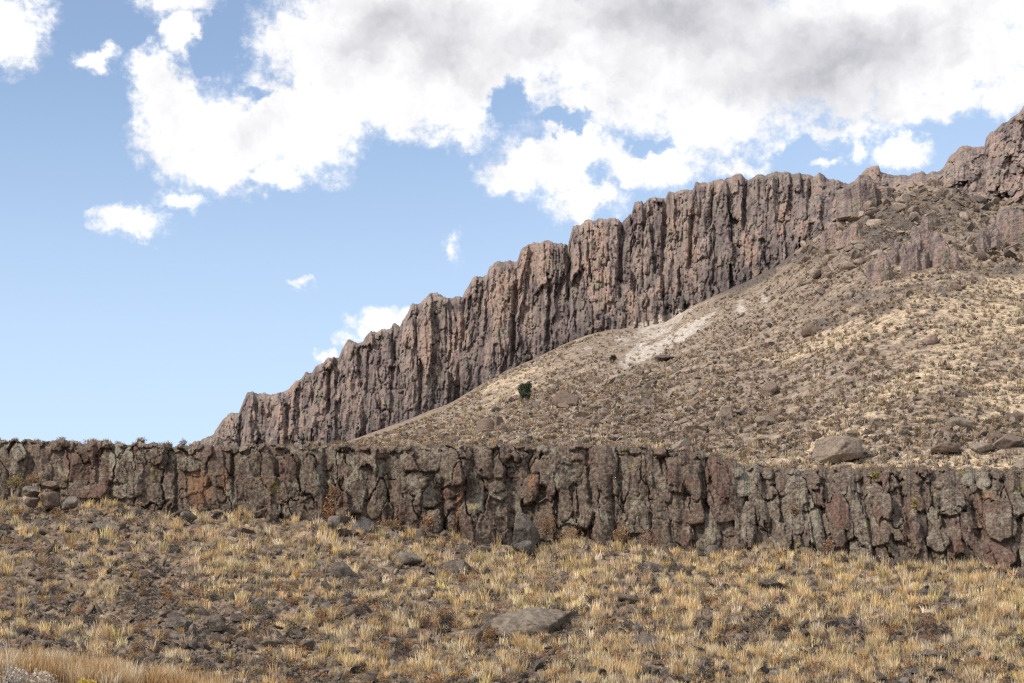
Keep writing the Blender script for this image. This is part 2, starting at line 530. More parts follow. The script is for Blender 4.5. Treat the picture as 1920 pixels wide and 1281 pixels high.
# ------------------------------------------------------------------ pillows: a cliff face as a union of rock blocks
def pillows(U, V, blocks, du, dv, u0, v0, floor_h):
    """U, V regular grid in units of the face; a union of angular, faceted blocks. Returns relief height, tone of the winning block"""
    nr, nc = U.shape
    H = floor_h.copy()
    tone = np.zeros((nr, nc, 3)) + np.array([0.35, 0.35, 0.0])
    wu = fbm(U / 12.0, V / 16.0, 4, 31, 0.55) * 2.0 + fbm(U / 60.0, V / 60.0, 3, 35) * 5
    wv = fbm(U / 16.0, V / 12.0, 4, 41, 0.55) * 2.0 + fbm(U / 60.0, V / 60.0, 3, 45) * 6
    UW, VW = U + wu, V + wv
    for (cu, cv, a, b, rot, p, P, B, tn) in blocks:
        r = max(a, b) * 1.35 + 12
        c0, c1 = int((cu - r - u0) / du), int((cu + r - u0) / du) + 2
        r0, r1 = int((cv - r - v0) / dv), int((cv + r - v0) / dv) + 2
        c0, r0 = max(c0, 0), max(r0, 0)
        c1, r1 = min(c1, nc), min(r1, nr)
        if c1 <= c0 or r1 <= r0:
            continue
        x = UW[r0:r1, c0:c1] - cu
        y = VW[r0:r1, c0:c1] - cv
        cr, sr = math.cos(R(rot)), math.sin(R(rot))
        xr, yr = (x * cr + y * sr) / a, (-x * sr + y * cr) / b
        d = np.zeros_like(xr)
        for k in range(8):                   # four sides and four cut corners
            an = k * math.pi / 4 + RNG.normal(0, .10)
            dk = RNG.uniform(.9, 1.08) if k % 2 == 0 else RNG.uniform(.88, 1.25) * (1.02 if p > 3.4 else .9)
            d = np.maximum(d, (xr * math.cos(an) + yr * math.sin(an)) / dk)
        m = min(a, b)
        f = np.full(d.shape, B * 1.0)
        for k in range(4):                   # chiselled planes of the face
            an = RNG.uniform(0, 6.28)
            g = RNG.uniform(.12, .75)
            f = np.minimum(f, RNG.uniform(.0, 1.0) * B + g * m * .9 * (-(xr * math.cos(an) + yr * math.sin(an) * .6) + RNG.uniform(-.1, .6)))
        h = P + f - 1.0 * np.clip((d - .9) / .1, 0, 1)
        sub = H[r0:r1, c0:c1]
        win = (d < 1) & (h > sub)
        H[r0:r1, c0:c1] = np.where(win, h, sub)
        tone[r0:r1, c0:c1][win] = tn
    return H, tone


def blur(A, n=1):
    for _ in range(n):
        A = (A + np.roll(A, 1, 0) + np.roll(A, -1, 0) + np.roll(A, 1, 1) + np.roll(A, -1, 1)) / 5.0
    return A


def patch(u, v, lst):
    out = np.zeros(np.broadcast(u, v).shape)
    for (cu, cv, ru, rv, rot, w) in lst:
        x, y = u - cu, v - cv
        cr, sr = math.cos(R(rot)), math.sin(R(rot))
        q = ((x * cr + y * sr) / ru) ** 2 + ((-x * sr + y * cr) / rv) ** 2
        out = np.maximum(out, w * np.exp(-q))
    return out


# ------------------------------------------------------------------ the near rimrock band
HAND = [  # centre, half width, half height, lean, squareness, stand-out, bulge, (red, lichen, rust): read off the photograph
    (138, 866, 39, 38, 0, 6, 15, 4, (.8, .2, 0)), (158, 923, 46, 13, 0, 5, 5, 3, (.6, .3, 0)), (189, 877, 10, 45, 0, 4, -4, 3, (.1, .4, 0)), (262, 895, 62, 62, 0, 5, 6, 3, (.1, .7, 0)),
    (230, 870, 30, 37, 0, 4, 10, 3, (0, .9, 0)), (282, 857, 24, 15, 0, 4, 12, 3, (0, .8, 0)), (241, 925, 25, 11, 0, 3, 14, 4, (.3, .7, 0)), (294, 933, 30, 26, 0, 4, 7, 4, (.3, .5, 0)),
    (365, 911, 37, 54, 0, 5, -2, 4, (.6, 0, .55)), (352, 871, 17, 14, 0, 3, 11, 4, (.3, .6, 0)), (410, 873, 22, 42, 3, 4, 8, 4, (.7, .4, .1)), (405, 937, 20, 24, 0, 4, 2, 3, (.6, .1, .4)),
    (470, 866, 33, 30, 0, 4, 5, 3, (.1, .6, 0)), (543, 877, 17, 24, 4, 4, 9, 4, (.9, .1, 0)), (494, 921, 53, 25, 0, 6, 12, 3, (.55, .4, .1)), (463, 960, 28, 17, 0, 4, 6, 3, (.4, .4, 0)),
    (515, 960, 12, 16, 0, 3, 11, 3, (.1, 1, 0)), (547, 959, 18, 17, 0, 3, 8, 3, (.2, .8, 0)), (436, 933, 8, 33, 0, 4, 4, 3, (0, .7, 0)), (590, 877, 25, 42, 0, 5, 9, 3, (.0, .6, 0)),
    (582, 945, 22, 34, -2, 5, 8, 3, (.05, .4, 0)), (662, 890, 32, 52, 0, 4, 3, 3, (.2, .45, 0)), (665, 934, 18, 33, -8, 3, 14, 4, (.1, .6, 0)), (705, 918, 20, 58, 3, 4, 7, 4, (.05, .6, 0)),
    (712, 847, 17, 15, 0, 3, 10, 3, (1, 0, 0)), (746, 895, 17, 50, 0, 4, 3, 3, (.1, .4, 0)), (788, 856, 34, 26, 0, 4, 14, 5, (.5, .5, 0)), (793, 917, 33, 34, 0, 5, 9, 3, (0, .95, 0)),
    (760, 963, 36, 22, 0, 4, 6, 3, (.0, .4, 0)), (846, 875, 33, 37, 4, 3, 20, 8, (.5, .5, 0)), (839, 918, 17, 16, 0, 3, 7, 3, (.8, .1, 0)), (843, 962, 11, 30, 0, 4, 3, 3, (.3, .5, 0)),
    (858, 955, 8, 40, 6, 4, -4, 2, (.4, 0, 1)), (905, 966, 40, 60, 0, 5, 12, 4, (.5, .55, 0)), (880, 872, 11, 26, 0, 4, -1, 3, (.2, .4, 0)), (907, 867, 17, 27, 0, 4, 8, 3, (.2, .5, 0)),
    (937, 869, 13, 28, 0, 4, 6, 3, (.1, .6, 0)), (972, 862, 21, 14, 0, 4, 8, 3, (.1, .6, 0)), (971, 886, 19, 10, 0, 4, 3, 3, (.1, .4, 0)), (968, 925, 11, 26, 0, 4, 1, 3, (.1, .4, 0)),
    (933, 920, 17, 16, 0, 4, 15, 3, (.0, 1, 0)), (993, 918, 14, 30, 16, 3, 11, 4, (.6, .3, .5)), (1004, 873, 12, 17, 0, 3, 10, 4, (.3, .6, 0)), (1047, 880, 33, 42, -3, 4, 13, 4, (.1, .6, 0)),
    (1036, 916, 10, 15, 0, 3, 17, 3, (.8, .2, 0)), (1060, 945, 12, 30, 0, 4, 9, 3, (.4, .5, 0)), (1093, 952, 17, 40, 0, 2.5, 18, 5, (.4, .4, 0)), (1130, 910, 29, 82, -4, 4, 13, 5, (.35, .55, 0)),
    (1131, 992, 20, 28, 0, 4, 11, 3, (.2, .6, 0)), (1155, 868, 12, 36, 0, 4, -2, 2, (.9, .1, .1)), (1020, 975, 18, 36, -6, 4, 3, 3, (.5, .2, .2)), (1192, 892, 28, 42, 0, 4, 10, 4, (.7, .4, 0)),
    (1186, 966, 26, 36, 4, 4, 6, 3, (.2, .5, 0)), (1231, 904, 13, 72, -8, 4, 5, 3, (.05, .6, 0)), (1261, 886, 16, 26, 0, 4, 7, 3, (.6, .3, .1)), (1266, 942, 19, 36, 0, 4, 1, 3, (.1, .3, 0)),
    (1297, 903, 15, 30, -20, 3, 14, 4, (.5, .5, 0)), (1302, 957, 18, 28, -5, 4, 13, 4, (.8, .3, 0)), (1281, 859, 10, 13, 10, 3, 8, 3, (0, 1, 0)), (1308, 862, 14, 24, -5, 4, 6, 3, (.1, .7, 0)),
    (1352, 918, 27, 62, -5, 4, 18, 5, (.9, .35, 0)), (1388, 893, 19, 34, -12, 4, 11, 4, (.1, .8, 0)), (1403, 984, 12, 42, 0, 4, 13, 4, (.3, .7, 0)), (1386, 968, 7, 42, 0, 4, 5, 3, (.1, .5, 0)),
    (1336, 994, 17, 44, 0, 4, 4, 3, (.2, .7, 0)), (1422, 925, 7, 62, -3, 4, 6, 3, (.1, .6, 0)), (1452, 947, 11, 32, -5, 4, 7, 3, (.5, .4, 0)), (1495, 915, 20, 34, -28, 4, 12, 4, (.1, .8, 0)),
    (1486, 952, 20, 28, -6, 4, 8, 3, (.1, .5, 0)), (1466, 1004, 18, 28, -3, 4, 7, 3, (.1, .4, 0)), (1500, 1008, 14, 34, -5, 4, 7, 3, (.3, .4, .1)), (1531, 992, 13, 50, -10, 4, 9, 3, (0, .9, 0)),
    (1575, 950, 18, 44, -12, 4, 11, 4, (.8, .1, .1)), (1592, 925, 16, 44, -18, 4, 15, 4, (.1, .8, 0)), (1613, 1012, 19, 48, -10, 4, 9, 3, (.2, .8, 0)), (1647, 944, 26, 36, -10, 3, 16, 6, (.2, .7, 0)),
    (1648, 994, 19, 30, -8, 4, 13, 3, (.6, .5, 0)), (1651, 1041, 15, 18, 0, 4, 5, 3, (.8, .1, 0)), (1667, 897, 15, 24, -4, 4, 10, 4, (.7, .4, 0)), (1707, 902, 17, 29, -20, 4, 11, 4, (.3, .6, 0)),
    (1683, 992, 12, 20, 0, 4, 6, 3, (.1, .6, 0)), (1716, 976, 23, 47, -6, 4, 13, 4, (.5, .4, 0)), (1728, 1036, 10, 20, -5, 4, 8, 3, (.3, .4, 0)), (1783, 941, 26, 28, -15, 3, 15, 6, (.1, .8, 0)),
    (1752, 968, 12, 22, -25, 4, 7, 3, (.1, .6, 0)), (1761, 1014, 21, 20, 0, 3, 13, 5, (.1, .9, 0)), (1803, 1002, 26, 36, -10, 4, 6, 4, (.4, .5, .1)), (1762, 1060, 11, 14, 0, 4, 7, 3, (.8, 0, 0)),
    (1797, 1027, 9, 16, -10, 4, 12, 3, (.7, .1, .4)), (1876, 980, 29, 34, -18, 5, 20, 5, (.5, .7, 0)), (1838, 955, 8, 35, -15, 4, 10, 3, (.6, .2, .1)), (1876, 1042, 30, 24, 0, 4, 10, 4, (.7, .4, 0)),
    (1902, 945, 15, 22, -30, 4, 13, 4, (.3, .6, 0)), (1870, 925, 22, 14, -20, 3, 10, 3, (.3, .4, .5)), (30, 870, 20, 32, 0, 3, 9, 4, (.1, .8, 0)), (36, 850, 12, 16, 0, 3, 14, 4, (0, 1, 0)),
    (70, 862, 26, 32, 5, 4, 5, 4, (.4, .4, .1)), (85, 890, 14, 22, 0, 4, 8, 3, (.2, .7, 0)), (5, 880, 14, 40, 0, 4, 6, 4, (.1, .6, 0)), (-40, 885, 30, 40, 0, 4, 8, 4, (.3, .6, 0)),
]


def build_rim():
    u0, u1, du = -420.0, 2440.0, 1.2
    us = np.arange(u0, u1, du)
    T, Bv = RIM_TOP(us), RIM_BASE(us)
    T = T + fbm(us / 34.0, us * 0, 5, 3, .6) * 5.0 + np.floor(pn(us / 21.0, us * 0 + 5, 9) * 3.2) * 2.2
    v0, v1, dv = 800.0, 1110.0, 1.1
    vs = np.arange(v0, v1, dv)
    U, V = np.meshgrid(us, vs)
    blocks = []
    for _ in range(900):                     # back layer: smaller columns and broken blocks
        u = RNG.uniform(u0, u1)
        t = RNG.uniform(0, 1)
        v = float(RIM_TOP(u)) + t * (float(RIM_BASE(u)) - float(RIM_TOP(u)))
        lean = np.interp(u, [0, 1000, 1300, 1900], [0, -2, -6, -13]) + RNG.normal(0, 5)
        tn = (max(0, RNG.normal(.3, .35)), max(0, RNG.normal(.42, .3)), max(0, RNG.normal(-.25, .25)))
        blocks.append((u, v, RNG.uniform(7, 17), RNG.uniform(14, 42), lean, RNG.uniform(2.6, 5), RNG.normal(-4, 3.0), 3, tn))
    for _ in range(520):                     # rounded rubble under the grass of the rim
        u = RNG.uniform(u0, u1)
        deep = np.interp(u, [0, 900, 1300, 1500, 1900], [12, 12, 18, 42, 48])
        v = float(RIM_TOP(u)) + RNG.uniform(-2, deep)
        s = RNG.uniform(5, 13)
        blocks.append((u, v, s, s * RNG.uniform(.6, 1.2), RNG.normal(-10, 20), RNG.uniform(2.2, 3.5), RNG.normal(3, 4.0), 4,
                       (max(0, RNG.normal(.3, .3)), max(0, RNG.normal(.5, .3)), max(0, RNG.normal(-.2, .2)))))
    blocks += [(u, v, a * 1.06, b * 1.06, r, p, P * .62 - 1, B, t) for (u, v, a, b, r, p, P, B, t) in HAND]
    n_hand = len(HAND)
    for i in range(110):                     # blocks beyond the frame
        u = RNG.choice([RNG.uniform(u0, -60), RNG.uniform(1930, u1)])
        v = RNG.uniform(float(RIM_TOP(u)) + 20, float(RIM_BASE(u)) - 20)
        blocks.append((u, v, RNG.uniform(14, 30), RNG.uniform(20, 50), RNG.normal(-8, 6), 4, RNG.uniform(2, 14), 4, (RNG.uniform(0, .7), RNG.uniform(.2, .8), 0)))
    floor_h = -9 + fbm(U / 40, V / 40, 4, 5) * 4
    H, tone = pillows(U, V, blocks, du, dv, u0, v0, floor_h)
    # joints: long steep cracks and short cross cracks
    lean = np.interp(U, [0, 1000, 1300, 1900], [0, .04, .12, .24])
    X = U - (V - 950) * lean
    w1, w2 = fbm(U / 22, V / 30, 4, 71) * .22, fbm(U / 22, V / 30, 4, 72) * .22
    q1, e1 = facets(X / 42.0 + w1, V / 95.0 + w2, 5, 5.5, 6.5)
    q2, e2 = facets(X / 15.0 + w2 * 1.6, V / 30.0 + w1 * 1.6, 6, 2.2, 2.8)
    q3, e3 = facets(X / 6.0 + w1 * 2, V / 9.0 + w2 * 2, 7, .8, 1.1)
    m2 = sstep(fbm(U / 70, V / 60, 3, 80), -.25, .35)
    H += q1 + q2 * (.2 + .6 * m2) + q3 * (.3 + .5 * m2) * sstep(fbm(U / 40, V / 40, 2, 79), -.5, .3)
    H -= 9.0 * (1 - sstep(e1, 0.0, 0.06)) * sstep(fbm(U / 50, V / 90, 2, 75), -.15, .25)
    H -= 3.4 * (1 - sstep(e2, 0.0, 0.08)) * m2 * sstep(fbm(U / 35, V / 45, 2, 76), -.15, .25)
    H -= 1.2 * (1 - sstep(e3, 0.0, 0.12)) * sstep(fbm(U / 30, V / 30, 2, 78), -.1, .3)
    H += fbm(U / 48, V / 160, 3, 82) * 4.0
    for (gu, gw, gd, ga, gb) in [(183, 5, 9, 820, 910), (331, 3, 10, 860, 960), (437, 3, 8, 840, 930), (612, 5, 9, 840, 985), (832, 5, 12, 905, 990), (962, 7, 10, 955, 1030), (1105, 4, 9, 840, 950), (1150, 4, 8, 900, 1000),
                                 (1321, 4, 10, 870, 960), (1440, 5, 9, 890, 1000), (1523, 3, 9, 930, 1040), (1630, 4, 9, 900, 1060), (1695, 4, 9, 880, 1000), (1768, 5, 10, 930, 990), (1833, 8, 16, 940, 1010)]:
        H -= gd * np.exp(-((U - gu - (V - .5 * (ga + gb)) * lean + fbm(V / 14, V * 0 + gu, 3, 83) * 3) / gw) ** 2) * sstep(V, ga - 12, ga + 8) * (1 - sstep(V, gb - 8, gb + 14))
    H = H * .75 + blur(H, 1) * .25
    H += fbm(U / 11, V / 11, 4, 8, .6, True) * 0.35 + fbm(U / 3.2, V / 3.2, 2, 18) * 0.3
    H = np.clip(H, -26, 36)
    tone = np.stack([blur(tone[..., k], 5) for k in range(3)], -1) * np.array([.75, .75, .95])
    tone[..., 0] += q1 * .035 + q2 * .05
    tone[..., 1] += q2 * .06 - q1 * .03
    rust = patch(U, V, [(372, 915, 38, 44, 0, .95), (420, 900, 16, 40, 0, .7), (858, 950, 8, 42, 8, 1.0), (996, 905, 9, 28, 12, .9), (1355, 935, 16, 40, -5, .55), (490, 900, 14, 20, 0, .5), (1850, 930, 26, 12, 0, .8), (1800, 1025, 10, 20, -10, .6), (1570, 970, 10, 30, -10, .5), (505, 940, 14, 26, 0, .5)])
    tone[..., 2] = np.maximum(tone[..., 2], rust)
    # resample rows of the face between base and rim for every column
    nr = 236
    ts = np.linspace(0, 1, nr)
    ci = np.arange(len(us))
    top, bot = T, Bv + 26
    VV = bot[None, :] + (top - bot)[None, :] * ts[:, None]
    ri = np.clip((VV - v0) / dv, 0, len(vs) - 1.001)
    r0 = ri.astype(int)
    fr = ri - r0
    cc = np.broadcast_to(ci, r0.shape)
    Hs = H[r0, cc] * (1 - fr) + H[np.minimum(r0 + 1, len(vs) - 1), cc] * fr
    Tn = tone[r0, cc]
    m_px = 0.0250
    yc = RIM_Y(us)[None, :]
    dtop = VV - T[None, :]                   # pixels below the rim
    back = np.interp(us, [0, 900, 1250, 1450, 1900], [.3, .4, 1.2, 2.6, 3.0])[None, :] * np.clip(1 - dtop / (Bv - T)[None, :], 0, 1) ** 1.6
    edge = 1.0 * np.exp(-np.clip(dtop, 0, 99) / 5.0)
    Y = yc - Hs * m_px * (1 - 0.6 * np.exp(-np.clip(dtop, 0, 99) / 6.0)) + back + edge
    UU = np.broadcast_to(us, VV.shape)
    x, y, z = at(UU, VV, np.broadcast_to(yc + back, VV.shape))
    sway = (fbm(UU / 9, VV / 9, 3, 88) * 0.03)
    Pts = np.stack([x * (Y / (yc + back)) + sway, Y, z], -1)
    # over the rim and back across the bench
    rows = [Pts]
    last = Pts[-1]
    tones = [Tn]
    prof = [(0.4, 0.05), (0.9, 0.08), (1.6, 0.10), (2.6, 0.10), (4.2, 0.06), (7, 0.0), (14, -.3)]
    for dyy, dzz in prof:
        q = last.copy()
        q[:, 1] += dyy
        q[:, 0] *= q[:, 1] / last[:, 1]
        q[:, 2] += dzz + fbm(us / 14.0, us * 0 + dyy * 2, 3, 91) * 0.10
        rows.append(q[None])
        tones.append(np.broadcast_to(np.array([.6, .1, .25]), (1, len(us), 3)))
    P = np.concatenate(rows, 0)
    TN = np.concatenate(tones, 0)
    me = mesh_np('rimrock_cliff', P.reshape(-1, 3), grid_faces(P.shape[0], P.shape[1])[:, ::-1], {'tone': TN.reshape(-1, 3)}, [M_RIM])
    link('rimrock_cliff', me, 'low dark basalt cliff band of lichen-stained blocks above the dry grass slope', 'cliff')
    return us, last


RIM_US, RIM_LAST = build_rim()


# ------------------------------------------------------------------ the far columnar ridge
def build_ridge():
    u0, u1, du = 320.0, 2240.0, 1.5
    us = np.arange(u0, u1, du)
    T = SKYLINE(us) + fbm(us / 9.0, us * 0, 3, 103) * 1.4 + np.floor(pn(us / 17.0, us * 0 + 3, 104) * 2.6) * 1.8
    Bv = FOOT(us)
    span = np.maximum(Bv - T, 4.0)
    # face coordinates: w pixels below the local smooth top, so columns hang from the skyline
    v0, v1, dv = 40.0, 900.0, 1.6
    vs = np.arange(v0, v1, dv)
    U, V = np.meshgrid(us, vs)
    blocks = []
    for layer in range(4):
        n = (170, 330, 620, 1300)[layer]
        for _ in range(n):
            u = RNG.uniform(u0, 1600)
            top, bot = float(SKYLINE(u)), float(FOOT(u))
            a = (RNG.uniform(14, 34), RNG.uniform(8, 20), RNG.uniform(5, 13), RNG.uniform(3, 9))[layer]
            hh = bot - top
            b = (RNG.uniform(.3, .6) * hh, RNG.uniform(.15, .4) * hh, RNG.uniform(.08, .25) * hh, RNG.uniform(4, 18))[layer]
            b = max(b, 6)
            v = top + RNG.uniform(0.0, 1.0) * hh
            if layer == 0:
                v = top + b * RNG.uniform(.6, 1.5)
            P = (RNG.normal(3, 5), RNG.normal(1, 5), RNG.normal(0, 5), RNG.normal(-1, 5))[layer]
            P += 8 * sstep((v - top) / hh, .4, 1.0)
            t = np.clip(RNG.normal(.5, .25), 0, 1)
            blocks.append((u, v, a, b, RNG.normal(2, 3), RNG.uniform(3, 5), P, 4, (t, 0, 0)))
    for _ in range(900):                     # jumbled crags towards the summit
        u = RNG.uniform(1530, u1)
        top, bot = float(SKYLINE(u)), float(FOOT(u))
        a = RNG.uniform(5, 19) * np.interp(u, [1530, 1780, 1850], [.8, 1, 1.25])
        b = a * RNG.uniform(.7, 1.8)
        v = top + RNG.uniform(0, 1) * (bot - top)
        t = np.clip(RNG.normal(.55, .25), 0, 1)
        blocks.append((u, v, a, b, RNG.normal(8, 14), RNG.uniform(2.2, 4), RNG.normal(0, 7), 6, (t, 0, 0)))
    for _ in range(1100):
        u = RNG.uniform(1560, u1)
        top, bot = float(SKYLINE(u)), float(FOOT(u))
        a = RNG.uniform(3.5, 10)
        blocks.append((u, top + RNG.uniform(0, 1) * (bot - top), a, a * RNG.uniform(.7, 1.9), RNG.normal(8, 16), 3, RNG.normal(2, 8), 5, (np.clip(RNG.normal(.55, .3), 0, 1), 0, 0)))
    for (u, v, a, b, rot, P) in [(1632, 340, 26, 28, 0, 16), (1662, 350, 12, 26, 18, 14), (1735, 430, 17, 44, 4, 24), (1718, 460, 13, 40, 8, 20), (1760, 450, 18, 34, 0, 16), (1655, 492, 16, 28, 4, 18),
                                 (1880, 420, 16, 38, 0, 26), (1868, 440, 9, 26, -6, 30), (1850, 445, 10, 26, 0, 22), (1905, 410, 20, 44, -6, 20), (1815, 312, 30, 30, 10, 22), (1780, 355, 18, 22, 0, 18),
                                 (1875, 290, 26, 26, 0, 16), (1900, 255, 20, 30, 10, 12), (1860, 330, 20, 28, 0, 20), (1900, 340, 22, 30, 0, 14), (1850, 262, 8, 12, 0, 12), (1570, 395, 12, 34, 0, 8),
                                 (1560, 470, 12, 22, 10, 10), (1600, 365, 16, 22, 0, 6)]:
        blocks.append((u, v, a, b, rot, 3.2, P, 6, (RNG.uniform(.4, .9), 0, 0)))
    butt = fbm(U / 70.0, V / 900.0, 2, 111) * 12 + facets((U + V * .03) / 58.0 + fbm(U / 30, V / 60, 2, 114) * .15, V / 420.0, 115, 9.0, 14.0)[0]
    H, tone = pillows(U, V, blocks, du, dv, u0, v0, np.full(U.shape, -14.0) + fbm(U / 20, V / 60, 3, 5) * 3)
    H = H + butt * np.interp(U, [1450, 1650], [1, .5])
    X = U - (V - 600) * -.03
    col_k = np.interp(U, [1480, 1640], [1, .25])
    w1, w2 = fbm(U / 20, V / 50, 4, 171) * .25, fbm(U / 20, V / 40, 4, 172) * .25
    q1, e1 = facets(X / 23.0 + w1, V / 140.0 + w2, 105, 8.0, 8.0)
    q2, e2 = facets(X / 9.0 + w2 * 1.5, V / 45.0 + w1, 106, 3.2, 3.5)
    q3, e3 = facets(X / 5.5 + w1 * 2, V / 12.0 + w2 * 2, 107, 1.8, 2.0)
    q4, e4 = facets((U + V * .15) / 20.0 + w1 * 1.5, V / 23.0 + w2 * 1.5, 109, 7.0, 6.0)
    q5, e5 = facets((U + V * .2) / 9.0 + w2 * 1.5, V / 10.0 + w1 * 1.5, 110, 2.5, 3.0)
    H = H * np.interp(U, [1480, 1640], [.75, 1]) + (q1 + q2) * col_k + q3 + (q4 + q5) * (1 - col_k)
    H -= (8.0 * (1 - sstep(e4, 0.0, 0.12)) * sstep(fbm(U / 40, V / 40, 2, 181), -.3, .2) + 3 * (1 - sstep(e5, 0, .12))) * (1 - col_k)
    H -= 6.5 * (1 - sstep(e1, 0.0, 0.10)) * col_k * sstep(fbm(U / 70, V / 90, 2, 178), -.3, .3) * sstep(fbm(U / 40, V / 90, 2, 175), -.4, .1)
    H -= 5.0 * (1 - sstep(e2, 0.0, 0.12)) * col_k * sstep(fbm(U / 35, V / 60, 2, 176), -.3, .2)
    H -= 2.5 * (1 - sstep(e3, 0.0, 0.14)) * sstep(fbm(U / 30, V / 30, 2, 177), -.2, .25)
    for (gu, ga, gb, gw, gd) in [(538, 770, 830, 4, 14), (618, 690, 770, 4, 16), (560, 730, 800, 3, 9), (690, 660, 740, 3, 9), (738, 640, 720, 3, 9), (790, 690, 765, 4, 14), (858, 690, 750, 4, 14), (870, 560, 650, 4, 12),
                                 (915, 530, 620, 3, 9), (965, 540, 680, 5, 18), (1030, 540, 640, 4, 14), (1066, 470, 560, 4, 10), (1164, 420, 560, 5, 16), (1209, 390, 470, 3, 9), (1246, 370, 560, 5, 16), (1296, 400, 500, 4, 12),
                                 (1335, 350, 440, 3, 9), (1396, 340, 430, 4, 13), (1440, 350, 420, 3, 9), (1518, 335, 400, 4, 14), (1579, 340, 375, 5, 18)]:
        H -= gd * np.exp(-((U - gu + (V - .5 * (ga + gb)) * .04 + fbm(V / 16, V * 0 + gu, 3, 183) * 3) / gw) ** 2) * sstep(V, ga - 14, ga + 10) * (1 - sstep(V, gb - 10, gb + 18))
    H = H * .85 + blur(H, 1) * .15
    H += fbm(U / 8, V / 14, 4, 8, .6, True) * 0.5
    tone[..., 0] += (q1 * .030 + q2 * .05) * col_k + (q4 * .03 + q5 * .04) * (1 - col_k) + q3 * .04
    H = np.clip(H, -32, 44)
    tone = np.stack([blur(tone[..., k], 2) for k in range(3)], -1)
    nr = 250
    ts = np.linspace(0, 1, nr)
    bot = Bv + 22
    VV = bot[None, :] + (T - bot)[None, :] * ts[:, None]
    ri = np.clip((VV - v0) / dv, 0, len(vs) - 1.001)
    r0 = ri.astype(int)
    fr = ri - r0
    cc = np.broadcast_to(np.arange(len(us)), r0.shape)
    Hs = H[r0, cc] * (1 - fr) + H[np.minimum(r0 + 1, len(vs) - 1), cc] * fr
    Tn = tone[r0, cc].copy()
    UU = np.broadcast_to(us, VV.shape)
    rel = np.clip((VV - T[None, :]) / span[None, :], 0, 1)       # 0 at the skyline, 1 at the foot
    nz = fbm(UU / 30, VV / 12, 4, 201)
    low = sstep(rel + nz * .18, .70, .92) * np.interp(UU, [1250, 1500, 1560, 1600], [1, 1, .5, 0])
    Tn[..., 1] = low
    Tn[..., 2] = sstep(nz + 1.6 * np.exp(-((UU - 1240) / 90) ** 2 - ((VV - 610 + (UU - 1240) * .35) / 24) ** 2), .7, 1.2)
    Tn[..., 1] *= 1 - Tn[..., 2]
    m_px = 0.165
    yc = FOOT_Y(us)[None, :]
    setback = np.interp(us, [400, 1300, 1480, 1560, 1700, 1920], [5, 7, 12, 16, 18, 22])[None, :] * (1 - rel) ** 1.2
    edge = 5.0 * np.exp(-np.clip(VV - T[None, :], 0, 99) / 3.0)
    base_y = yc + setback
    Y = base_y - Hs * m_px + edge
    x, y, z = at(UU, VV, Y)
    Pts = np.stack([x, y, z], -1)
    # plateau falling away behind
    last = Pts[-1]
    rows, tones = [Pts], [Tn]
    for dyy, dzz in [(2, .1), (5, .1), (10, -.6), (22, -3), (60, -14), (160, -55)]:
        q = last.copy()
        q[:, 1] += dyy
        q[:, 0] *= q[:, 1] / last[:, 1]
        q[:, 2] += dzz
        rows.append(q[None])
        tones.append(np.broadcast_to(np.array([.5, .2, 0]), (1, len(us), 3)))
    P, TN = np.concatenate(rows, 0), np.concatenate(tones, 0)
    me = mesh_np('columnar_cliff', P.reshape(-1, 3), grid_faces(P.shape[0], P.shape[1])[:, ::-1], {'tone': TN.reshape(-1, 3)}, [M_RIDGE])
    link('columnar_cliff', me, 'long stepped cliff of purplish brown rock columns along the skyline ridge', 'cliff')


build_ridge()


# ------------------------------------------------------------------ the far hillside between bench and ridge
STRAW = [(1580, 635, 120, 16, -17, 1.0), (1480, 668, 60, 10, -8, .9), (1740, 700, 90, 24, -22, .9), (1860, 600, 90, 50, -10, .75), (1880, 740, 80, 40, -10, .6), (1520, 842, 55, 11, -22, 1.2), (1590, 822, 60, 8, -10, .9),
         (1650, 740, 60, 25, -25, .6), (1600, 780, 60, 18, -20, .5), (1870, 540, 60, 22, -12, .7), (960, 720, 90, 20, -22, .45), (900, 770, 60, 10, -28, .4), (1700, 880, 300, 14, 0, .8), (1300, 850, 200, 12, 8, .6),
         (1400, 860, 80, 10, 20, .5), (1740, 560, 60, 14, -15, .4)]
PALE = [(1255, 634, 100, 11, -30, 1.35), (1225, 618, 90, 22, -28, .72), (1180, 670, 30, 10, -40, 1.05), (1200, 645, 24, 20, -60, .85), (1290, 608, 40, 14, -30, .9), (1170, 640, 30, 20, -20, .7), (1390, 575, 14, 18, 0, .8), (1430, 560, 20, 12, 0, .5), (1110, 650, 60, 12, -28, .35),
        (1000, 710, 120, 14, -25, .25)]
DARKP = [(1400, 525, 110, 18, -22, .9), (1480, 490, 50, 16, -20, .7), (1560, 560, 90, 14, -15, .45), (1640, 560, 120, 12, -14, .6), (1780, 545, 80, 14, -16, .7), (1890, 510, 50, 12, -5, .9), (1300, 780, 220, 45, 0, .4),
         (1540, 600, 40, 20, 0, .5), (1680, 420, 170, 60, -15, .8), (1200, 740, 120, 30, -10, .4), (1680, 580, 60, 14, -20, .5)]


def streak(u, v):
    return fbm((u * .93 - v * .37) / 130.0, (u * .37 + v * .93) / 15.0, 4, 351, .55)


def hill_uv_to_y(u, s):
    return 1.0 / ((1 - s) / HILL_Y0(u) + s / (FOOT_Y(u) + 1.0))


def hill_top(u):
    return FOOT(u) - 6.0


def hill_bottom(u):
    return RIM_TOP(u) + 34.0


def hill_bumps(x, y):
    return fbm(x / 45.0, y / 70.0, 4, 301) * 2.2 + fbm(x / 9.0, y / 14.0, 4, 311, .6) * .75 + fbm(x / 2.2, y / 3.0, 3, 321, .6) * .28


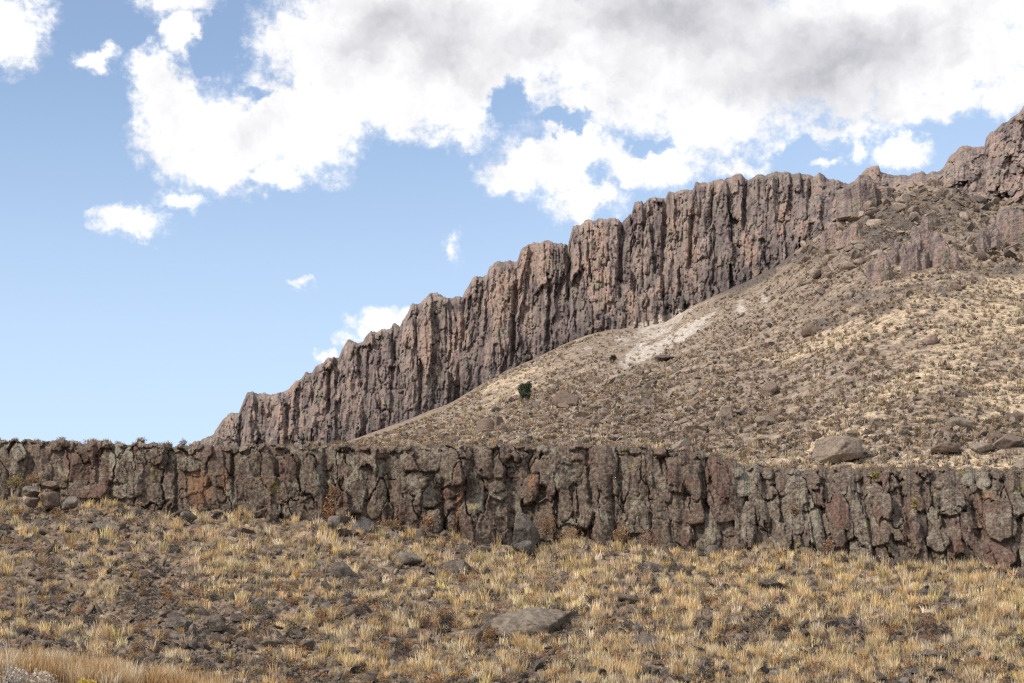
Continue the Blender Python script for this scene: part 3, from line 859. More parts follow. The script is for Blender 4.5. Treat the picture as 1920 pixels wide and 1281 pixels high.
def hill_point(u, v):
    s = np.clip((v - hill_bottom(u)) / (hill_top(u) - hill_bottom(u)), 0, 1)
    y = hill_uv_to_y(u, s)
    x, y, z = at(u, v, y)
    return x, y, z + hill_bumps(x, y) * fade(s)


def fade(s):
    return sstep(s, 0, .08) * (1 - .7 * sstep(s, .88, 1.0))


def build_hill():
    us = np.arange(-300.0, 2300.0, 2.0)
    ss = np.linspace(0, 1, 330)
    Ug, S = np.meshgrid(us, ss)
    Vg = hill_bottom(Ug) + (hill_top(Ug) - hill_bottom(Ug)) * S
    y = hill_uv_to_y(Ug, S)
    x, y, z = at(Ug, Vg, y)
    z = z + hill_bumps(x, y) * fade(S)
    tone = np.stack([patch(Ug, Vg, STRAW) + .18 + .35 * fbm(x / 22., y / 30., 3, 331) + .45 * streak(Ug, Vg) + .12 * sstep(Ug, 1500, 1800), patch(Ug, Vg, PALE), patch(Ug, Vg, DARKP) + .12 + .3 * fbm(x / 14., y / 18., 3, 341) - .4 * streak(Ug, Vg)], -1)
    P = np.stack([x, y, z], -1)
    rows, tones = [], []
    # the flat bench from just behind the rim
    lx = np.interp(us, RIM_US, RIM_LAST[:, 1])
    lz = np.interp(us, RIM_US, RIM_LAST[:, 2])
    for k, t in enumerate((0.0, .25, .5, .75)):
        yy = (lx + 3.0) * (1 - t) + P[0, :, 1] * t
        zz = (lz - .15) * (1 - t) + P[0, :, 2] * t
        xx = P[0, :, 0] / P[0, :, 1] * yy
        rows.append(np.stack([xx, yy, zz], -1)[None])
        tones.append(np.broadcast_to(np.array([.5, 0, .1]), (1, len(us), 3)))
    P = np.concatenate(rows + [P], 0)
    tone = np.concatenate(tones + [tone], 0)
    me = mesh_np('hillside', P.reshape(-1, 3), grid_faces(*P.shape[:2]), {'tone': tone.reshape(-1, 3)}, [M_HILL])
    link('hillside', me, kind='structure')


build_hill()


# ------------------------------------------------------------------ the near slope
V_BOT = 1330.0
NEAR_Y0 = 56.0


def near_y(u, s):
    return 1.0 / ((1 - s) / NEAR_Y0 + s / (RIM_Y(u) + .6))


def near_top(u):
    return RIM_BASE(u) - 6.0


def near_bumps(x, y):
    return fbm(x / 6.0, y / 6.0, 4, 401) * .32 + fbm(x / 1.1, y / 1.1, 3, 411, .6) * .13


def near_point(u, v):
    s = np.clip((v - V_BOT) / (near_top(u) - V_BOT), 0, 1)
    x, y, z = at(u, v, near_y(u, s))
    return x, y, z + near_bumps(x, y)


def build_near():
    us = np.concatenate([np.arange(-900, -60, 12.0), np.arange(-60, 1980, 2.0), np.arange(1980, 3000, 12.0)])
    ss = np.linspace(0, 1, 260)
    Ug, S = np.meshgrid(us, ss)
    Vg = V_BOT + (near_top(Ug) - V_BOT) * S
    x, y, z = at(Ug, Vg, near_y(Ug, S))
    z = z + near_bumps(x, y)
    P = np.stack([x, y, z], -1)
    # chips of stone lying in the soil
    e, c = worley(x / .22, y / .30, 421)
    P[..., 2] += sstep(e, .05, .25) * c * .07
    # down towards the road and the camera
    rows = []
    for yy in (-60.0, 0.0, 18.0, 30.0, 40.0, 48.0):
        t = max(0.0, (yy - 18.0) / (NEAR_Y0 - 18.0))
        q = P[0].copy()
        q[:, 1] = yy
        if yy <= 0:
            q[:, 0] = P[0][:, 0] * (3.0 if yy < 0 else 2.0)
        q[:, 2] = P[0][:, 2] * t ** 1.6
        rows.append(q[None])
    P = np.concatenate(rows + [P], 0)
    x, y = P[..., 0], P[..., 1]
    tone = np.stack([.20 + .5 * fbm(x / 3.5, y / 3.5, 4, 431), np.zeros_like(x), .40 + .5 * fbm(x / 2.5, y / 2.5, 4, 441)], -1)
    me = mesh_np('ground', P.reshape(-1, 3), grid_faces(*P.shape[:2]), {'tone': tone.reshape(-1, 3)}, [M_SOIL])
    link('ground', me, kind='structure')
    # plain to the horizon below everything
    s = 1500.0
    me = mesh_np('plain_terrain', np.array([(-s, -s, -1.2), (s, -s, -1.2), (s, s, -1.2), (-s, s, -1.2)]), np.array([[0, 1, 2, 3]]), {'tone': np.full((4, 3), .3)}, [M_SOIL])
    link('plain_terrain', me, kind='structure')


build_near()


# ------------------------------------------------------------------ loose rocks
def ico(sub):
    bm = bmesh.new()
    bmesh.ops.create_icosphere(bm, subdivisions=sub, radius=1.0)
    v = np.array([p.co[:] for p in bm.verts])
    f = np.array([[q.index for q in p.verts] for p in bm.faces])
    bm.free()
    return v, f


ICO = {s: ico(s) for s in (1, 2, 3, 4, 5)}


def rock_shape(sub, rng, cuts=9, size=(1, 1, 1), rough=0.05, dmin=.45, dmax=.8, box=0.0):
    v, f = ICO[sub]
    v = v / np.abs(v).max(1)[:, None] ** box
    for _ in range(cuts):
        n = rng.normal(size=3)
        n /= np.linalg.norm(n)
        d = rng.uniform(dmin, dmax)
        k = v @ n - d
        v -= np.clip(k, 0, None)[:, None] * n
    o = rng.uniform(0, 50)
    v *= (1 + rough * (fbm(v[:, 0] * 2 + o, v[:, 1] * 2 + v[:, 2] * 1.7, 4, 51, .6)))[:, None]
    return v * np.array(size), f


def rotz(v, a):
    c, s = math.cos(a), math.sin(a)
    o = v.copy()
    o[:, 0] = v[:, 0] * c - v[:, 1] * s
    o[:, 1] = v[:, 0] * s + v[:, 1] * c
    return o


def rand_rot(rng):
    q = rng.normal(size=4)
    q /= np.linalg.norm(q)
    w, x, y, z = q
    return np.array([[1 - 2 * (y * y + z * z), 2 * (x * y - z * w), 2 * (x * z + y * w)], [2 * (x * y + z * w), 1 - 2 * (x * x + z * z), 2 * (y * z - x * w)], [2 * (x * z - y * w), 2 * (y * z + x * w), 1 - 2 * (x * x + y * y)]])


class Bag:
    """many small shapes gathered as one mass"""

    def __init__(s):
        s.v, s.f, s.c, s.n = [], [], [], 0

    def add(s, v, f, c):
        s.v.append(v)
        s.f.append(f + s.n)
        s.c.append(np.broadcast_to(c, (len(v), 3)))
        s.n += len(v)

    def mesh(s, name, mat):
        return mesh_np(name, np.concatenate(s.v), np.concatenate(s.f), np.concatenate(s.c), [mat])


def special_rock(u, v, w_px, h_px, where, label, tone=(.13, .115, .105), cuts=10, sub=4, lean=0, name='boulder', seed=1, depth=1.0, group=None, p=(.45, .8), sink=.25):
    """one boulder at a place read off the photograph; (u, v) its middle"""
    rng = np.random.default_rng(seed)
    x, y, z = where(np.array(float(u)), np.array(float(v + h_px * .5)))
    mpx = float(y) / F / (CS)
    sx, sz = w_px * .5 * mpx * 1.25, h_px * .5 * mpx * 1.25
    vv, ff = rock_shape(sub, rng, cuts, (sx * .96, sx * depth, sz * .96), .12, *p, box=.35)
    a = R(lean)
    vx = vv[:, 0] * math.cos(a) + vv[:, 2] * math.sin(a)
    vz = -vv[:, 0] * math.sin(a) + vv[:, 2] * math.cos(a)
    vv[:, 0], vv[:, 2] = vx, vz
    vv += fbm(vv[:, 0:1] / (sx * .3) + vv[:, 1:2] * 2, vv[:, 2:3] / (sx * .3), 4, seed, .6) * sx * .05
    c = np.array(tone) * (1 + .25 * fbm(vv[:, 0] / sx * 2, vv[:, 2] / sx * 2, 3, seed + 3))[:, None]
    me = mesh_np(name, vv, ff, c, [M_ROCK])
    o = link(name, me, label, 'boulder' if name == 'boulder' else 'rock', group)
    o.location = (float(x), float(y), float(z) + sz * (.55 - sink * .3))
    return o


GREYR, BROWN, DARK, TANR = (.178, .150, .126), (.165, .120, .095), (.118, .096, .082), (.23, .185, .15)
# foreground slope
special_rock(985, 1162, 160, 60, near_point, 'large flat-topped grey lichen boulder lying alone in the dry grass slope', (.185, .150, .120), 9, 5, 2, seed=11, depth=.8, p=(.5, .85))
special_rock(884, 1188, 50, 30, near_point, 'tilted dark slab just left of the large flat-topped grey boulder', BROWN, 8, 4, -14, seed=12)
special_rock(650, 1064, 50, 32, near_point, 'dark angular boulder on the slope below the orange shrub in the cliff gap', DARK, 7, 4, 18, seed=13)
special_rock(772, 1042, 46, 30, near_point, 'grey brown boulder in pale grass below the hanging round block of the cliff', GREYR, 8, 4, 5, seed=14)
special_rock(855, 1056, 52, 24, near_point, 'low grey stone with a flat top below the broadest cliff block', DARK, 8, 4, -4, seed=15)
special_rock(1168, 1122, 58, 20, near_point, 'long reddish brown slab in straw grass, upslope and right of the big grey boulder', BROWN, 8, 4, 4, seed=16)
special_rock(410, 1165, 38, 34, near_point, 'squat dark brown boulder among black rubble above the tall orange grass', DARK, 8, 4, 0, seed=17)
special_rock(340, 1160, 50, 28, near_point, 'rounded charcoal stone next to the squat dark brown boulder', DARK, 8, 4, 0, seed=18)
special_rock(1225, 1065, 36, 20, near_point, 'jagged black stone at the grass edge under the pink shrub', DARK, 7, 4, 12, seed=19)
special_rock(1445, 1095, 44, 22, near_point, 'low pointed dark stone in the grass below the middle right of the cliff', DARK, 7, 4, 16, seed=20)
special_rock(1740, 1225, 60, 22, near_point, 'flat grey slab half sunk in grass near the lower right of the slope', DARK, 8, 4, 6, seed=21)
special_rock(1200, 1205, 70, 34, near_point, 'broken heap-shaped dark rock right of the big grey boulder, lower on the slope', DARK, 7, 4, -6, seed=22)
special_rock(200, 990, 54, 26, near_point, 'dark grey rock at the foot of the cliff under the red square block', GREYR, 8, 4, 12, seed=23)
# at the cliff foot
special_rock(986, 988, 46, 62, lambda u, v: at(u, v, 79.4), 'upright smooth grey block standing at the foot of the cliff, dark gap beside it', (.115, .10, .09), 8, 5, 4, seed=31, depth=.6, p=(.55, .8))
special_rock(985, 1018, 44, 30, lambda u, v: at(u, v, 79.3), 'squat grey block under the upright smooth block at the cliff foot', (.11, .097, .088), 8, 4, 6, seed=32, depth=.7)
special_rock(679, 985, 38, 40, lambda u, v: at(u, v, 80.2), 'leaning grey brown block at the cliff foot beside a black cleft', (.14, .125, .12), 8, 4, 14, seed=33, depth=.7)
special_rock(627, 976, 22, 26, lambda u, v: at(u, v, 80.3), 'small grey lichen block under the orange shrub in the cliff gap', GREYR, 8, 4, 0, seed=34)
for i, (u, v, w, h, t, lab) in enumerate([
        (60, 918, 34, 18, GREYR, 'grey lichen block on the grassy ledge at the left end of the cliff'), (98, 932, 40, 24, BROWN, 'reddish block in the broken ledge under the red square block'),
        (128, 938, 30, 22, GREYR, 'pale lichen block at the right end of the broken ledge, left cliff foot'), (92, 908, 30, 14, BROWN, 'flat topped brown slab on top of the broken ledge, left cliff foot'),
        (62, 936, 30, 20, BROWN, 'rust brown block low in the broken ledge beside straw grass')]):
    special_rock(u, v, w, h, lambda a, b: at(a, b, 83.0), lab, t, 8, 4, RNG.uniform(-10, 10), seed=40 + i, depth=.8)
# on the far hillside
special_rock(1572, 842, 80, 48, hill_point, 'big tan-grey boulder with sheer sides sitting just above the rim, pale grass behind', TANR, 9, 5, 0, seed=51, p=(.6, .85))
special_rock(1641, 806, 34, 22, hill_point, 'dark brown round boulder upslope of the big tan-grey boulder', BROWN, 8, 4, 0, seed=52)
special_rock(1800, 804, 44, 26, hill_point, 'paired brown boulder on the hillside in dry scrub, far right, highest of the group', TANR, 8, 4, 10, seed=53)
special_rock(1892, 846, 50, 32, hill_point, 'large dark brown wedge boulder at the right edge above the rim', (.19, .145, .118), 8, 4, -12, seed=54)
special_rock(1846, 854, 42, 22, hill_point, 'grey slab boulder leaning beside the large dark wedge boulder', TANR, 8, 4, 14, seed=55)
special_rock(1862, 836, 34, 20, hill_point, 'brown boulder wedged behind the leaning grey slab boulder', BROWN, 8, 4, 0, seed=56)
special_rock(1905, 780, 32, 18, hill_point, 'brown boulder at the right edge, above the dark wedge boulder', BROWN, 8, 4, 0, seed=57)
special_rock(1765, 852, 56, 28, hill_point, 'low brown boulder in scrub between the tan boulder and the leaning slab', BROWN, 8, 4, -8, seed=58)
special_rock(1445, 722, 30, 30, hill_point, 'upright stump of reddish column rock alone on the mid hillside', BROWN, 6, 4, 0, seed=59)
special_rock(1746, 626, 20, 20, hill_point, 'pinkish three-sided boulder alone on grey gravel high on the hillside', (.26, .19, .155), 5, 4, 0, seed=60)
special_rock(1060, 752, 42, 34, hill_point, 'dark split boulder with a black crack, topmost of the rubble right of the juniper', BROWN, 8, 4, 0, seed=61)
special_rock(1305, 786, 40, 24, hill_point, 'brown angular boulder in the middle of the rubble slope', BROWN, 8, 4, 8, seed=62)
special_rock(1365, 764, 26, 24, hill_point, 'pale pinkish pointed boulder on the rubble slope', (.25, .20, .165), 6, 4, 0, seed=63)
special_rock(905, 798, 44, 34, hill_point, 'purplish boulder leaning on the slope below the juniper', BROWN, 8, 4, -22, seed=64)
special_rock(930, 786, 26, 22, hill_point, 'smaller purplish boulder touching the leaning boulder below the juniper', BROWN, 8, 4, 0, seed=65)
special_rock(858, 812, 28, 22, hill_point, 'dark pyramid-shaped boulder on the rim skyline below the juniper', DARK, 6, 4, 0, seed=66)
special_rock(1245, 664, 46, 14, hill_point, 'long dark ledge stone at the lower edge of the pale exposed bank', DARK, 8, 4, -12, seed=67)
special_rock(1440, 784, 44, 16, hill_point, 'flat lichen slab with a dark stone under it on the rubble slope', TANR, 8, 4, 6, seed=68)
special_rock(1520, 610, 30, 26, hill_point, 'rough brown outcrop block at the upper end of the pale grass strip', BROWN, 7, 4, 0, seed=69)
special_rock(1280, 820, 46, 22, hill_point, 'rounded tan boulder just above the middle of the rim', TANR, 8, 4, 0, seed=70)


def outcrop(u, v, w_px, h_px, label, seed):
    """a knot of rough columns standing out of the slope, fused to one body"""
    rng = np.random.default_rng(seed)
    vb = v + h_px * .5
    y0 = float(hill_point(np.array(float(u)), np.array(float(vb)))[1]) if vb > hill_top(u) + 2 else float(FOOT_Y(u)) - 1
    x0, y0, z0 = (float(q) for q in at(float(u), float(vb), y0))
    m = y0 / F
    Wd, Ht = w_px * m * 1.25, h_px * m * .88
    V, Fc, n = [], [], 0
    cols = max(3, int(w_px / 9))
    for k in range(cols * 2):
        ox = (rng.uniform(-.5, .5)) * Wd
        oy = rng.uniform(-.3, .5) * Wd
        hh = Ht * (1 - 1.1 * abs(ox / Wd) ** 1.5) * rng.uniform(.62, .95) if k else Ht
        ox = ox if k else 0
        r0 = Wd * rng.uniform(.24, .42)
        r1 = r0 * rng.uniform(.55, 1.0)
        sides = int(rng.integers(5, 8))
        ang0 = rng.uniform(0, 6.28)
        lx, ly = rng.normal(.0, .10) * hh, rng.uniform(-.02, .16) * hh
        ring = []
        for t, r in ((-.6, r0 * 1.15), (.35, r0), (.85, r1 * 1.05), (1.0, r1 * .78)):
            for q in range(sides):
                a = ang0 + q * 6.283 / sides
                V.append((ox + lx * t + r * math.cos(a), oy + ly * t + r * math.sin(a), hh * t + (rng.normal(0, .06) * hh if t > .9 else 0)))
        for lv in range(3):
            for q in range(sides):
                b = n + lv * sides
                Fc.append((b + q, b + (q + 1) % sides, b + sides + (q + 1) % sides, b + sides + q))
        Fc.append(tuple(n + 3 * sides + q for q in range(sides)))
        Fc.append(tuple(n + q for q in range(sides))[::-1])
        n += 4 * sides
    me = bpy.data.meshes.new('rock_outcrop')
    me.from_pydata(V, [], Fc)
    tmp = bpy.data.objects.new('rock_outcrop', me)
    COL.objects.link(tmp)
    md = tmp.modifiers.new('fuse', 'REMESH')
    md.mode = 'VOXEL'
    md.voxel_size = max(.12, Ht / 60)
    dg = bpy.context.evaluated_depsgraph_get()
    out = bpy.data.meshes.new_from_object(tmp.evaluated_get(dg))
    bpy.data.objects.remove(tmp)
    co = np.zeros(len(out.vertices) * 3)
    out.vertices.foreach_get('co', co)
    co = co.reshape(-1, 3)
    no = np.zeros(len(out.vertices) * 3)
    out.vertices.foreach_get('normal', no)
    no = no.reshape(-1, 3)
    d = fbm(co[:, 0] / .9 + co[:, 1] / 1.3, co[:, 2] / 1.6, 4, seed, .6) * .28 + fbm(co[:, 0] / .35, co[:, 2] / .4 + co[:, 1], 2, seed + 9) * .08
    co += no * d[:, None]
    out.vertices.foreach_set('co', co.ravel())
    tn = np.ones((len(co), 4), np.float32)
    tn[:, 0] = rng.uniform(.45, .7)
    tn[:, 1:3] = 0
    out.attributes.new('tone', 'FLOAT_COLOR', 'POINT').data.foreach_set('color', tn.ravel())
    out.materials.clear()
    out.materials.append(M_RIDGE)
    out.update()
    o = link('rock_outcrop', out, label, 'rock outcrop')
    o.location = (x0, y0, z0)


# rock outcrops standing out of the slope under the summit crags
for i, (u, v, w, h, lab) in enumerate([
        (1632, 352, 60, 78, 'domed outcrop with a small flat cap rock on the skyline notch of the ridge'), (1736, 440, 34, 92, 'tall narrow tan pinnacle, highest of the outcrops on the upper slope'),
        (1716, 470, 26, 70, 'slim reddish pinnacle with a dark cleft on its flank, upper slope'), (1764, 462, 40, 70, 'broad brown outcrop right of the tall narrow pinnacle'),
        (1655, 492, 34, 60, 'lone tilted pink outcrop below the narrow pinnacles, upper slope'), (1684, 466, 24, 46, 'small dark-sided outcrop between the lone pink one and the slim pinnacle'),
        (1880, 420, 40, 90, 'pale pointed spire leaning on the summit crags'), (1866, 446, 18, 56, 'thin pale rock finger in front of the pointed spire'),
        (1850, 446, 26, 60, 'brown rounded spire left of the thin rock finger'), (1908, 424, 40, 84, 'slanted brown slab spire at the right edge under the summit crags'),
        (1562, 432, 24, 54, 'small square outcrop at the foot of the last columns, near the notch'), (1600, 432, 30, 40, 'low brown outcrop below the skyline notch')]):
    outcrop(u, v, w, h, lab, 300 + i)


# templates for loose rock
def stone_templates(n, sub, seed, flat=.7):
    rng = np.random.default_rng(seed)
    return [rock_shape(sub, rng, int(rng.integers(7, 12)), (1, rng.uniform(.5, .95), rng.uniform(.3, .8) * flat * 1.2), .06, .22, .6) for _ in range(n)]


def stone_colour(rng, far=False):
    k = rng.uniform()
    base = np.array(TANR if far and k < .5 else BROWN if k < (.85 if far else .4) else GREYR if k < .65 else DARK)
    return base * rng.uniform(.75, 1.25) * (1.2 if far else .9)


def scatter_rocks(n, uv, where, sizes, tmpl_hi, tmpl_lo, n_single, single, stuff_name, seed, far):
    rng = np.random.default_rng(seed)
    U, Vv = uv(rng, n)
    x, y, z = where(U, Vv)
    s = sizes(rng, len(U)) * 1.0
    order = np.argsort(-s / y)
    bag = Bag()
    meshes = {}
    for rank, i in enumerate(order):
        col = stone_colour(rng, far)
        if rank < n_single:
            k = int(rng.integers(len(tmpl_hi)))
            ck = int(rng.integers(3))
            if (k, ck) not in meshes:
                vv, ff = tmpl_hi[k]
                meshes[(k, ck)] = mesh_np('stone', vv, ff, np.broadcast_to(col, (len(vv), 3)), [M_ROCK])
            o = link(single[0], meshes[(k, ck)], single[1], single[2], single[3])
            o.location = (x[i], y[i], z[i] + s[i] * .18)
            o.scale = (s[i],) * 3
            o.rotation_euler = (rng.normal(0, .25), rng.normal(0, .25), rng.uniform(0, 6.28))
        else:
            vv, ff = tmpl_lo[int(rng.integers(len(tmpl_lo)))]
            w = rotz(vv, rng.uniform(0, 6.28)) * s[i]
            tl = rng.normal(0, .55)
            w[:, 2] += w[:, 0] * tl
            w += np.array([x[i], y[i], z[i] + s[i] * .15])
            bag.add(w, ff, col)
    if stuff_name:
        link(stuff_name, bag.mesh(stuff_name, M_ROCK), kind='stuff')


def uv_near(dens):
    def f(rng, n):
        us, vs = [], []
        while len(us) < n:
            u = rng.uniform(-240, 2180)
            t = rng.uniform(0, 1)
            v = near_top(u) + 4 + t * (1310 - near_top(u))
            if rng.uniform() < dens(u, v):
                us.append(u)
                vs.append(v)
        return np.array(us), np.array(vs)
    return f


def grass_dens(u, v):
    k = .5 + .9 * float(fbm(np.array(u / 120.), np.array(v / 55.), 3, 501))
    k += .22 * float(np.interp(u, [0, 500, 900, 1920], [-.5, -.4, .3, .6])) * float(np.interp(v, [1000, 1150], [.2, 1]))
    k -= .8 * float(patch(np.array(float(u)), np.array(float(v)), [(100, 978, 150, 24, 6, 1.0), (230, 1150, 110, 34, 0, .5), (420, 1190, 120, 30, 0, .4)]))
    k += .35 * float(np.interp(v - RIM_BASE(u), [0, 18, 60, 110], [.3, .8, .5, 0]))
    return k


STONE_HI = stone_templates(10, 3, 71, .8)
STONE_LO = stone_templates(20, 2, 72, .8)
scatter_rocks(15000, uv_near(lambda u, v: np.clip(1.0 - .6 * grass_dens(u, v), .15, 1)), near_point, lambda r, n: .06 + .22 * r.uniform(0, 1, n) ** 5 + r.uniform(0, .07, n),
              STONE_HI, STONE_LO, 290, ('rock', 'angular dark volcanic rock lying loose between grass tufts on the near slope', 'rock', 'loose rocks on the near grass slope'), 'rubble', 73, False)


def uv_foot(rng, n):
    u = rng.uniform(-60, 1980, n)
    return u, np.maximum(near_top(u) + 6 + rng.uniform(0, 1, n) ** 2 * 26, 0)


scatter_rocks(240, uv_foot, near_point, lambda r, n: .10 + .42 * r.uniform(0, 1, n) ** 3, STONE_HI, STONE_LO, 240,
              ('fallen_block', 'broken dark block fallen at the foot of the low basalt cliff', 'rock', 'fallen blocks along the foot of the low cliff'), None, 75, False)


def uv_hill(dens):
    def f(rng, n):
        us, vs = [], []
        while len(us) < n:
            u = rng.uniform(560, 2040)
            t = rng.uniform(0, 1)
            v = hill_top(u) + 8 + t * (RIM_TOP(u) + 14 - hill_top(u) - 8)
            if v > hill_top(u) + 6 and rng.uniform() < dens(u, v):
                us.append(u)
                vs.append(v)
        return np.array(us), np.array(vs)
    return f


ROCKY = [(1250, 760, 220, 70, 0, 1.0), (1080, 770, 90, 35, -20, .9), (1680, 420, 170, 60, -10, 1.1), (1450, 560, 160, 30, -20, .6), (1840, 830, 120, 40, 0, .7), (1700, 560, 140, 20, -15, .5), (1880, 500, 80, 40, 0, .6)]
def uv_crag(rng, n):
    u = rng.uniform(1500, 1980, n)
    return u, hill_top(u) + 3 + rng.uniform(0, 1, n) ** 1.4 * 120


scatter_rocks(1000, uv_crag, hill_point, lambda r, n: .35 + 1.9 * r.uniform(0, 1, n) ** 4, STONE_HI, STONE_LO, 110,
              ('crag_boulder', 'rough brown block fallen from the summit crags onto the top of the far hillside', 'boulder', 'fallen blocks under the summit crags'), 'scree', 76, True)
scatter_rocks(6000, uv_hill(lambda u, v: .22 + .85 * float(patch(np.array(u), np.array(v), ROCKY)) - 1.2 * float(patch(np.array(u), np.array(v), PALE))), hill_point, lambda r, n: .2 + .9 * r.uniform(0, 1, n) ** 7 + r.uniform(0, .25, n),
              STONE_HI, STONE_LO, 260, ('hillside_boulder', 'weathered brown boulder lying loose on the far hillside below the columnar cliff', 'boulder', 'loose boulders on the far hillside'), 'scree', 74, True)


# ------------------------------------------------------------------ plants
def tuft_template(seed, n=46, h=(.14, .40), spread=.105, lean=.52, wid=.009, hue=(0.60, 0.43, 0.21)):
    rng = np.random.default_rng(seed)
    V, Fc, C = [], [], []
    for i in range(n):
        a, r = rng.uniform(0, 6.28), spread * math.sqrt(rng.uniform())
        bx, by = r * math.cos(a), r * math.sin(a)
        hh = rng.uniform(*h) * (1 - .35 * r / spread)
        l = lean * rng.uniform(.1, 1) * hh
        la = a + rng.normal(0, .8)
        tx, ty = bx + l * math.cos(la), by + l * math.sin(la)
        wa = rng.uniform(0, 3.14)
        wx, wy = math.cos(wa) * wid, math.sin(wa) * wid
        mx, my = bx * .55 + tx * .45, by * .55 + ty * .45
        k = len(V)
        V += [(bx - wx, by - wy, -.04), (bx + wx, by + wy, -.04), (mx + wx * .8, my + wy * .8, hh * .6), (mx - wx * .8, my - wy * .8, hh * .6), (tx, ty, hh)]
        Fc += [(k, k + 1, k + 2), (k, k + 2, k + 3), (k + 3, k + 2, k + 4)]
        t = rng.uniform(.72, 1.18)
        c = np.array(hue) * t
        if rng.uniform() < .2:
            c = c * np.array([.62, .52, .45])
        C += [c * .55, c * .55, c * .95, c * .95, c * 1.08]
    return np.array(V), np.array(Fc), np.array(C)


def shrub_template(seed, n=150, rad=.28, h=.26, leaf=.035, hue=(.2, .15, .1), twig=None, tall=1.0):
    """a rounded bush of many small leaf-sized faces on twigs"""
    rng = np.random.default_rng(seed)
    V, Fc, C = [], [], []
    lobes = [(rng.uniform(-.45, .45) * rad, rng.uniform(-.45, .45) * rad, rng.uniform(.35, .8) * h, rng.uniform(.4, .7)) for _ in range(6)]
    for i in range(n):
        lx, ly, lz, lr = lobes[int(rng.integers(6))]
        d = rng.normal(size=3)
        d /= np.linalg.norm(d)
        q = rng.uniform(.35, 1) ** .5
        p = np.array([lx, ly, lz]) + d * np.array([rad, rad, h]) * lr * q
        p[2] = max(p[2], .01 * h)
        e1, e2 = rng.normal(size=3), rng.normal(size=3)
        e1 = e1 / np.linalg.norm(e1) * leaf * rng.uniform(.5, 1.4)
        e2 = e2 / np.linalg.norm(e2) * leaf * rng.uniform(.5, 1.4)
        e1[2] = abs(e1[2]) * 1.2 * tall
        k = len(V)
        V += [p - e2 * .5, p + e2 * .5, p + e1]
        Fc += [(k, k + 1, k + 2)]
        c = np.array(hue) * rng.uniform(.6, 1.35)
        C += [c, c, c]
    if twig is not None:
        for i in range(26):
            a, l = rng.uniform(0, 6.28), rng.uniform(.5, .95)
            tip = np.array([math.cos(a) * rad * l, math.sin(a) * rad * l, h * rng.uniform(.4, .95)])
            w = np.array([-math.sin(a), math.cos(a), 0]) * leaf * .18
            k = len(V)
            V += [-w, w, tip]
            Fc += [(k, k + 1, k + 2)]
            C += [np.array(twig)] * 3
    return np.array(V), np.array(Fc), np.array(C)


def scatter_plants(n, uv, where, tmpl, tmpl_far, size, n_single, single, stuff_name, seed, mat=M_PLANT, stretch=.2, tint=.2):
    rng = np.random.default_rng(seed)
    U, Vv = uv(rng, n)
    x, y, z = where(U, Vv)
    s = size(rng, len(U))
    order = np.argsort(-s / y)
    ms = [mesh_np(single[0], v, f, c, [mat]) for v, f, c in tmpl]
    bag = Bag()
    for rank, i in enumerate(order):
        st = rng.uniform(1 - stretch, 1 + stretch)
        if rank < n_single:
            o = link(single[0], ms[int(rng.integers(len(ms)))], single[1], single[2], single[3])
            o.location = (x[i], y[i], z[i])
            o.scale = (s[i], s[i], s[i] * st)
            o.rotation_euler = (0, 0, rng.uniform(0, 6.28))
        else:
            v, f, c = tmpl_far[int(rng.integers(len(tmpl_far)))]
            w = rotz(v, rng.uniform(0, 6.28)) * s[i]
            w[:, 2] *= st
            w += np.array([x[i], y[i], z[i]])
            bag.add(w, f, c * (1 + rng.normal(0, tint)) * np.array([1, 1 + rng.normal(0, .03), 1 + rng.normal(0, .08)]))
    if stuff_name:
        link(stuff_name, bag.mesh(stuff_name, mat), kind='stuff')


def clamp_dens(a, b):
    return lambda u, v: min(1.0, max(.03, a + b * grass_dens(u, v)))


HUES = [(0.79, 0.61, 0.34), (0.82, 0.68, 0.43), (0.73, 0.53, 0.28), (0.78, 0.60, 0.34), (0.84, 0.72, 0.50), (0.58, 0.46, 0.33)]
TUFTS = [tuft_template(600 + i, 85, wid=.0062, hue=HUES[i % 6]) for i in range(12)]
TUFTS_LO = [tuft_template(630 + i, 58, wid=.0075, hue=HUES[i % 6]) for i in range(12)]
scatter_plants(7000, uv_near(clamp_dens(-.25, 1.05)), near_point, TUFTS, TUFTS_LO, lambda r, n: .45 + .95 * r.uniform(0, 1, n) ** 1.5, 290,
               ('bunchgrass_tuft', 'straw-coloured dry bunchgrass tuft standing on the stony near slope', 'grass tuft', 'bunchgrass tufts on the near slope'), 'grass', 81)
RUSSET = [shrub_template(700 + i, 230, .24, .22, .035, h_, (.16, .12, .09)) for i, h_ in enumerate([(.36, .19, .085), (.32, .18, .10), (.28, .17, .11), (.38, .22, .10)])]
CHAR = [shrub_template(720 + i, 200, .22, .20, .035, h_, (.10, .09, .08)) for i, h_ in enumerate([(.085, .078, .072), (.11, .10, .085), (.07, .066, .066), (.13, .125, .095)])]
scatter_plants(280, uv_near(lambda u, v: .6), near_point, RUSSET, RUSSET, lambda r, n: r.uniform(.6, 1.3, n), 280,
               ('russet_shrub', 'low rounded russet dry shrub on the near grass slope', 'shrub', 'russet shrubs on the near slope'), None, 82)
scatter_plants(290, uv_near(lambda u, v: .6), near_point, CHAR, CHAR, lambda r, n: r.uniform(.6, 1.35, n), 290,
               ('charcoal_shrub', 'low leafless charcoal-grey shrub between tufts on the near slope', 'shrub', 'charcoal shrubs on the near slope'), None, 83)

